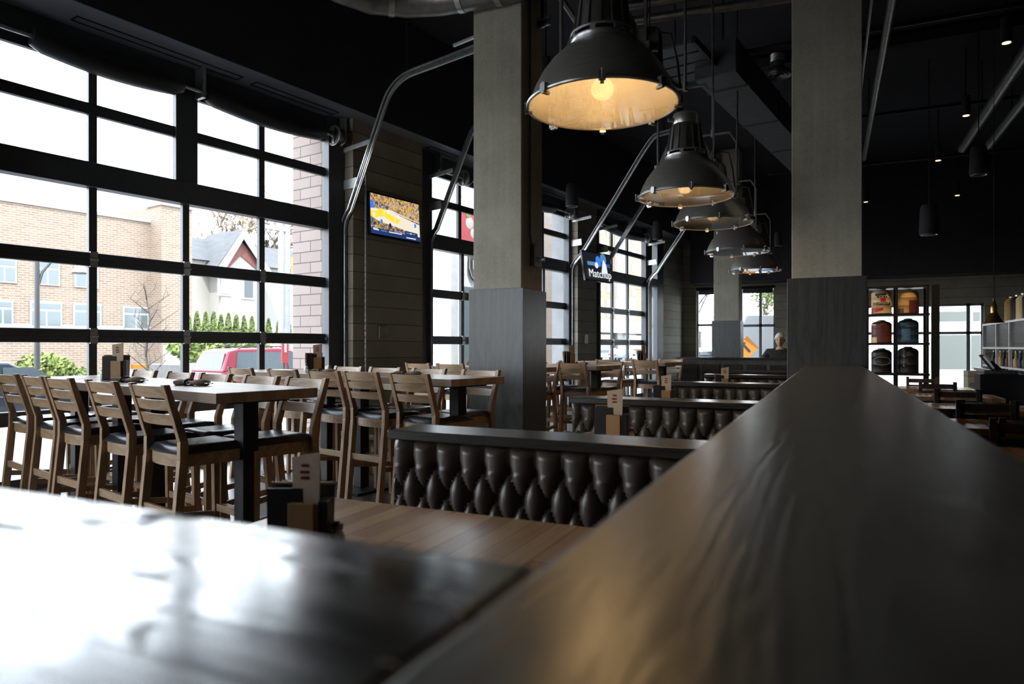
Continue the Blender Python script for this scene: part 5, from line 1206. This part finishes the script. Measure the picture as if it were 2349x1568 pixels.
# cars
def car(loc, rz, m, lab, L=4.7, Wd=1.85, H=1.7, suv=True, grp=None):
    c = thing('parked_car', loc, rz, lab, 'car', grp); w = Wd/2
    gl = base('car_glass', (.10,.13,.15), .06) if 'car_glass' not in bpy.data.materials else bpy.data.materials['car_glass']
    b = .58*H
    lower = [(0,.35),(0,.75),(.04,b*.98),(.35,b+.02),(L*.68,b),(L-.5,b-.16),(L-.08,b-.3),(L,.6),(L-.05,.3),(.05,.28)]
    bd_ = MB().prism(lower, -w, w, 'y'); o = put('body', bd_, m, c, fix=True, bevel=.07)
    if suv: top = [(.12,b),(.42,H-.1),(.75,H-.02),(L*.48,H),(L*.58,H-.07),(L*.74,b)]
    else: top = [(.5,b),(1.25,H-.08),(1.7,H),(L*.52,H-.02),(L*.76,b-.02)]
    n = len(top); t0 = MB(); vs = []
    for s in (-1, 1):
        for x, z in top: k = (z-b)/(H-b); vs.append((x, s*(w-.06-.2*k), z))
    t0.add(vs, [tuple(range(n))[::-1], tuple(range(n, 2*n))]+[(k, (k+1) % n, n+(k+1) % n, n+k) for k in range(n)])
    put('roof', t0, m, c, fix=True, bevel=.04)
    def sidewin(x0a, x1a, x0b, x1b, s):
        k = .82; zt = b+(H-b)*k; y0 = w-.055; y1 = w-.06-.2*k+.008
        p = [(x0a,s*y0,b+.04),(x1a,s*y0,b+.04),(x1b,s*y1,zt),(x0b,s*y1,zt)]; q = [(x,y+s*.01,z) for x,y,z in p]
        return MB().hexa(p, q)
    if suv: ws = [(.55,1.45,.72,1.48),(1.56,2.35,1.58,2.35),(2.47,3.3,2.47,2.85)]
    else: ws = [(1.0,2.15,1.35,2.2),(2.25,3.4,2.28,2.75)]
    for s in (-1, 1):
        for q in ws: put('side_window', sidewin(*q, s), gl, c, fix=True)
    x0, x1 = (.16,.38) if suv else (.6,1.18)
    put('rear_window', MB().hexa([(x0-.02,-w+.2,b+.05),(x0-.02,w-.2,b+.05),(x0,w-.2,b+.04),(x0,-w+.2,b+.04)], [(x1-.03,-w+.32,H-.16),(x1-.03,w-.32,H-.16),(x1,w-.32,H-.17),(x1,-w+.32,H-.17)]), gl, c, fix=True)
    xa_, xb_ = (L*.735, L*.6) if suv else (L*.75, L*.55)
    put('windscreen', MB().hexa([(xa_,-w+.18,b+.04),(xa_,w-.18,b+.04),(xa_+.03,w-.18,b+.05),(xa_+.03,-w+.18,b+.05)], [(xb_,-w+.3,H-.12),(xb_,w-.3,H-.12),(xb_+.03,w-.3,H-.11),(xb_+.03,-w+.3,H-.11)]), gl, c, fix=True)
    for x in (.85, L-.95):
        for s in (-1, 1):
            t_ = put('wheel', MB().cyl((x,s*(w-.2),.33),(x,s*(w+.02),.33), .33, n=20), M['matte'], c, smooth=True); put('hubcap', MB().cyl((x,s*(w+.02),.33),(x,s*(w+.03),.33), .2, n=16), M['steel'], t_)
    for s in (-1, 1):
        put('tail_light', MB().box(-.02,.22,s*(w-.16)-.16,s*(w-.16)+.165,b-.24,b-.05), M['redl'], c, bevel=.02)
        put('wing_mirror', MB().box(L*.66,L*.66+.12,s*(w+.1)-.08,s*(w+.1)+.08,b,b+.15), m, c, bevel=.03)
        if suv: put('roof_rail', MB().tube([(.8,s*(w-.32),H-.02),(.95,s*(w-.32),H+.05),(L*.5,s*(w-.32),H+.05),(L*.55,s*(w-.32),H-.03)], .02, 6), M['black'], c)
    put('number_plate', MB().box(-.03,.0,-.26,.26,b-.36,b-.2), M['whitetrim'], c); put('rear_bumper', MB().box(-.08,.1,-w+.04,w-.04,.32,.55), m, c, bevel=.03)
    return c
M['redl'] = base('tail_lens', (.7,.05,.02), .2)
M['carred'] = base('car_paint_red', (.36,.03,.06), .25, .2); M['carblue'] = base('car_paint_dark', (.03,.045,.07), .15, .3); M['carwhite'] = base('car_paint_white', (.7,.7,.7), .3); M['cargrey'] = base('car_paint_blue_grey', (.25,.33,.42), .3)
so_ = 11.2; car(W(S(505, so_), so_+.925, -.42), WROT, M['carred'], 'red estate car with roof rails parked across the street')
so_ = 5.6
car(W(S(118, 7.3)-3.0, 7.3+.9, -.42), WROT, M['carblue'], 'dark blue saloon car at the left edge, mostly hidden by chairs', H=1.47, suv=False, L=4.6)
for k, (x, o, m) in enumerate(((1385, 34, 'carwhite'), (1425, 30, 'cargrey'), (1405, 44, 'carwhite'), (1450, 47, 'carwhite'))):
    car(W(S(x, o), o, -.42), WROT+.3*k, M[m], '%s car parked before the hotel, %s from the left' % ('white' if m == 'carwhite' else 'blue grey', ORD[k]), suv=k % 2 == 0, H=1.5, grp='cars parked before the hotel')
# beyond the back wall
bk = put('outside_canopy', MB().box(-3.2, 1.0, YB+3, YB+16, 4.35, 4.7), base('white_canopy', (.6,.57,.54), .7)); tag(bk, 'white slatted canopy outside the far windows', 'canopy')
tree('bare_tree', at(1606, 35, z=-.45), 7.5, 6, 41, 'reddish bare tree outside the left far window', spread=.5)
tree('bare_tree', at(1640, 29, z=-.45), 7.0, 6, 42, 'pale leafed tree outside the right far window', leafm='bush', leafn=1, leafs=.1, spread=.5).location = at(1752, 44, z=-.45)
car(at(1640, 27, z=-.42), 2.0, M['carwhite'], 'white car outside the left far window', suv=True); car(at(1728, 31, z=-.42), .35, M['cargrey'], 'blue grey car behind the orange detour sign', suv=False, H=1.45)
ds = thing('detour_sign', at(1713, 24.0, y=797), TH, 'orange diamond sign with a black arrow outside the right far window', 'road sign')
put('panel', MB().prism([(0,-.42),(.42,0),(0,.42),(-.42,0)], -.01, .01), M['orange'], ds); put('arrow', MB().prism([(-.2,.2),(-.02,.18),(-.08,.12),(.14,-.12),(.08,-.18),(-.14,.06),(-.19,.0)], -.02, -.012), M['inkblk'], ds, fix=True); put('post', MB().cyl((0,.02,-1.75),(0,.02,0), .025, n=8), M['black'], ds)
vn = thing('delivery_truck', at(1790, 36, z=-.45), .2, 'white truck outside the right far window', 'truck'); put('cargo_box', MB().box(-3.5,1.2,-1,1,.9,3.4), M['carwhite'], vn, bevel=.03); put('cab', MB().prism([(1.2,.6),(3.0,.6),(3.0,1.5),(2.5,2.4),(1.2,2.4)], -.95, .95), M['carwhite'], vn, bevel=.05)
for x in (-2.4, 2.2):
    for s in (-1, 1): put('wheel', MB().cyl((x,s*.75,.45),(x,s*1.0,.45), .45, n=18), M['matte'], vn)
for k, x in enumerate((1733, 1768)):
    t = thing('traffic_cone', at(x, 23, z=-.45), 0, 'orange traffic cone outside the right far window, %s' % ('left one' if k == 0 else 'right one'), 'traffic cone'); put('cone', MB().lathe([(.16,.03),(.03,.7)], 14), M['orange'], t); put('collar', MB().lathe([(.115,.3),(.085,.45)], 14, cap=False), M['whitetrim'], t); put('base', MB().box(-.2,.2,-.2,.2,0,.03), M['orange'], t)
XS_[0] = 1.0; M['whitewall'] = base('white_wall', (.8,.79,.76), .7); M['greyglass'] = base('grey_reflecting_glass', (.11,.12,.115), .1)
rb2 = thing('white_building', (4.6, YB+9, -.45), 0, 'white building with grey windows outside the right hand windows', 'building'); put('wall', MB().box(-3.2, 6, 0, 6, 0, 7), M['whitewall'], rb2)
Zw = lambda x: (YB+9)/(((x-CX)/F)*sin(TH)+cos(TH))
for xa_, xb_, yt, yb_ in ((2137, 2218, 715, 736), (2232, 2248, 715, 736), (2137, 2218, 768, 846), (2228, 2250, 768, 846)):
    pa = at(xa_, Zw(xa_), y=yt); pb_ = at(xb_, Zw(xb_), y=yb_); f = put('window', MB().box(pa.x-4.6, pb_.x-4.6, -.06, 0, pb_.z+.45, pa.z+.45), M['greyglass'], rb2)
# ------------------------------------------------------------------ light, sky, camera
w = bpy.data.worlds.new('World'); SC.world = w; w.use_nodes = True; nt = w.node_tree; bg = nt.nodes['Background']
tc = nt.nodes.new('ShaderNodeTexCoord'); sp_ = nt.nodes.new('ShaderNodeSeparateXYZ'); rp = nt.nodes.new('ShaderNodeValToRGB')
nt.links.new(tc.outputs['Generated'], sp_.inputs[0]); nt.links.new(sp_.outputs['Z'], rp.inputs[0]); nt.links.new(rp.outputs[0], bg.inputs['Color'])
rp.color_ramp.elements[0].position = 0; rp.color_ramp.elements[0].color = (.93,.96,1,1); rp.color_ramp.elements[1].position = .7; rp.color_ramp.elements[1].color = (.72,.84,1,1)
bg.inputs['Strength'].default_value = 7.5
sun = bpy.data.lights.new('sun', 'SUN'); sun.energy = 8.0; sun.angle = .01; sun.color = (1,.95,.86)
so2 = bpy.data.objects.new('sun', sun); COL.objects.link(so2)
d = (W(0, 1)-W(0, 0)).normalized()*.42+(W(1, 0)-W(0, 0)).normalized()*.45; d.z = -.85; so2.rotation_euler = d.to_track_quat('-Z', 'Y').to_euler()
for (a, b, z0, z1) in ((-10, -6.5, .1, 4.05), (-4.7, -.9, .1, 4.05), (1.2, 5.5, .1, 4.05), (6.97, 10.5, .1, 4.05)):
    al = bpy.data.lights.new('window_portal', 'AREA'); al.shape = 'RECTANGLE'; al.size = b-a; al.size_y = z1-z0; al.cycles.is_portal = True
    ao = bpy.data.objects.new('window_portal', al); COL.objects.link(ao); ao.location = W((a+b)/2, .12, (z0+z1)/2)
    ao.rotation_euler = (W(0, -1)-W(0, 0)).to_track_quat('-Z', 'Y').to_euler()
sl = bpy.data.lights.new('shelf_downlight', 'SPOT'); sl.energy = 90; sl.color = (1,.72,.4); sl.spot_size = 1.1; sl.spot_blend = .6; sl.shadow_soft_size = .05
slo = bpy.data.objects.new('shelf_downlight', sl); COL.objects.link(slo); slo.location = (xm+.1, 11.2, 3.9); slo.rotation_euler = (Vector((xm, YS, 1.9))-slo.location).to_track_quat('-Z', 'Y').to_euler()
cam = bpy.data.cameras.new('camera'); co = bpy.data.objects.new('camera', cam); COL.objects.link(co)
co.location = (0, 0, CH); co.rotation_euler = (pi/2, 0, TH); cam.lens = 24; cam.sensor_width = 36; cam.clip_start = .05; cam.clip_end = 500
cam.shift_y = 11/2349; cam.dof.use_dof = True; cam.dof.focus_distance = 6.5; cam.dof.aperture_fstop = 2.8
SC.camera = co
SC.view_settings.view_transform = 'Standard'; SC.view_settings.look = 'None'; SC.view_settings.exposure = .42; SC.view_settings.gamma = 1; SC.view_settings.use_curve_mapping = False
cy = SC.cycles; cy.use_denoising = True; cy.use_adaptive_sampling = True; cy.adaptive_threshold = .02; cy.max_bounces = 10; cy.diffuse_bounces = 5; cy.glossy_bounces = 4; cy.transparent_max_bounces = 16; cy.sample_clamp_indirect = 6; cy.caustics_reflective = False; cy.caustics_refractive = False
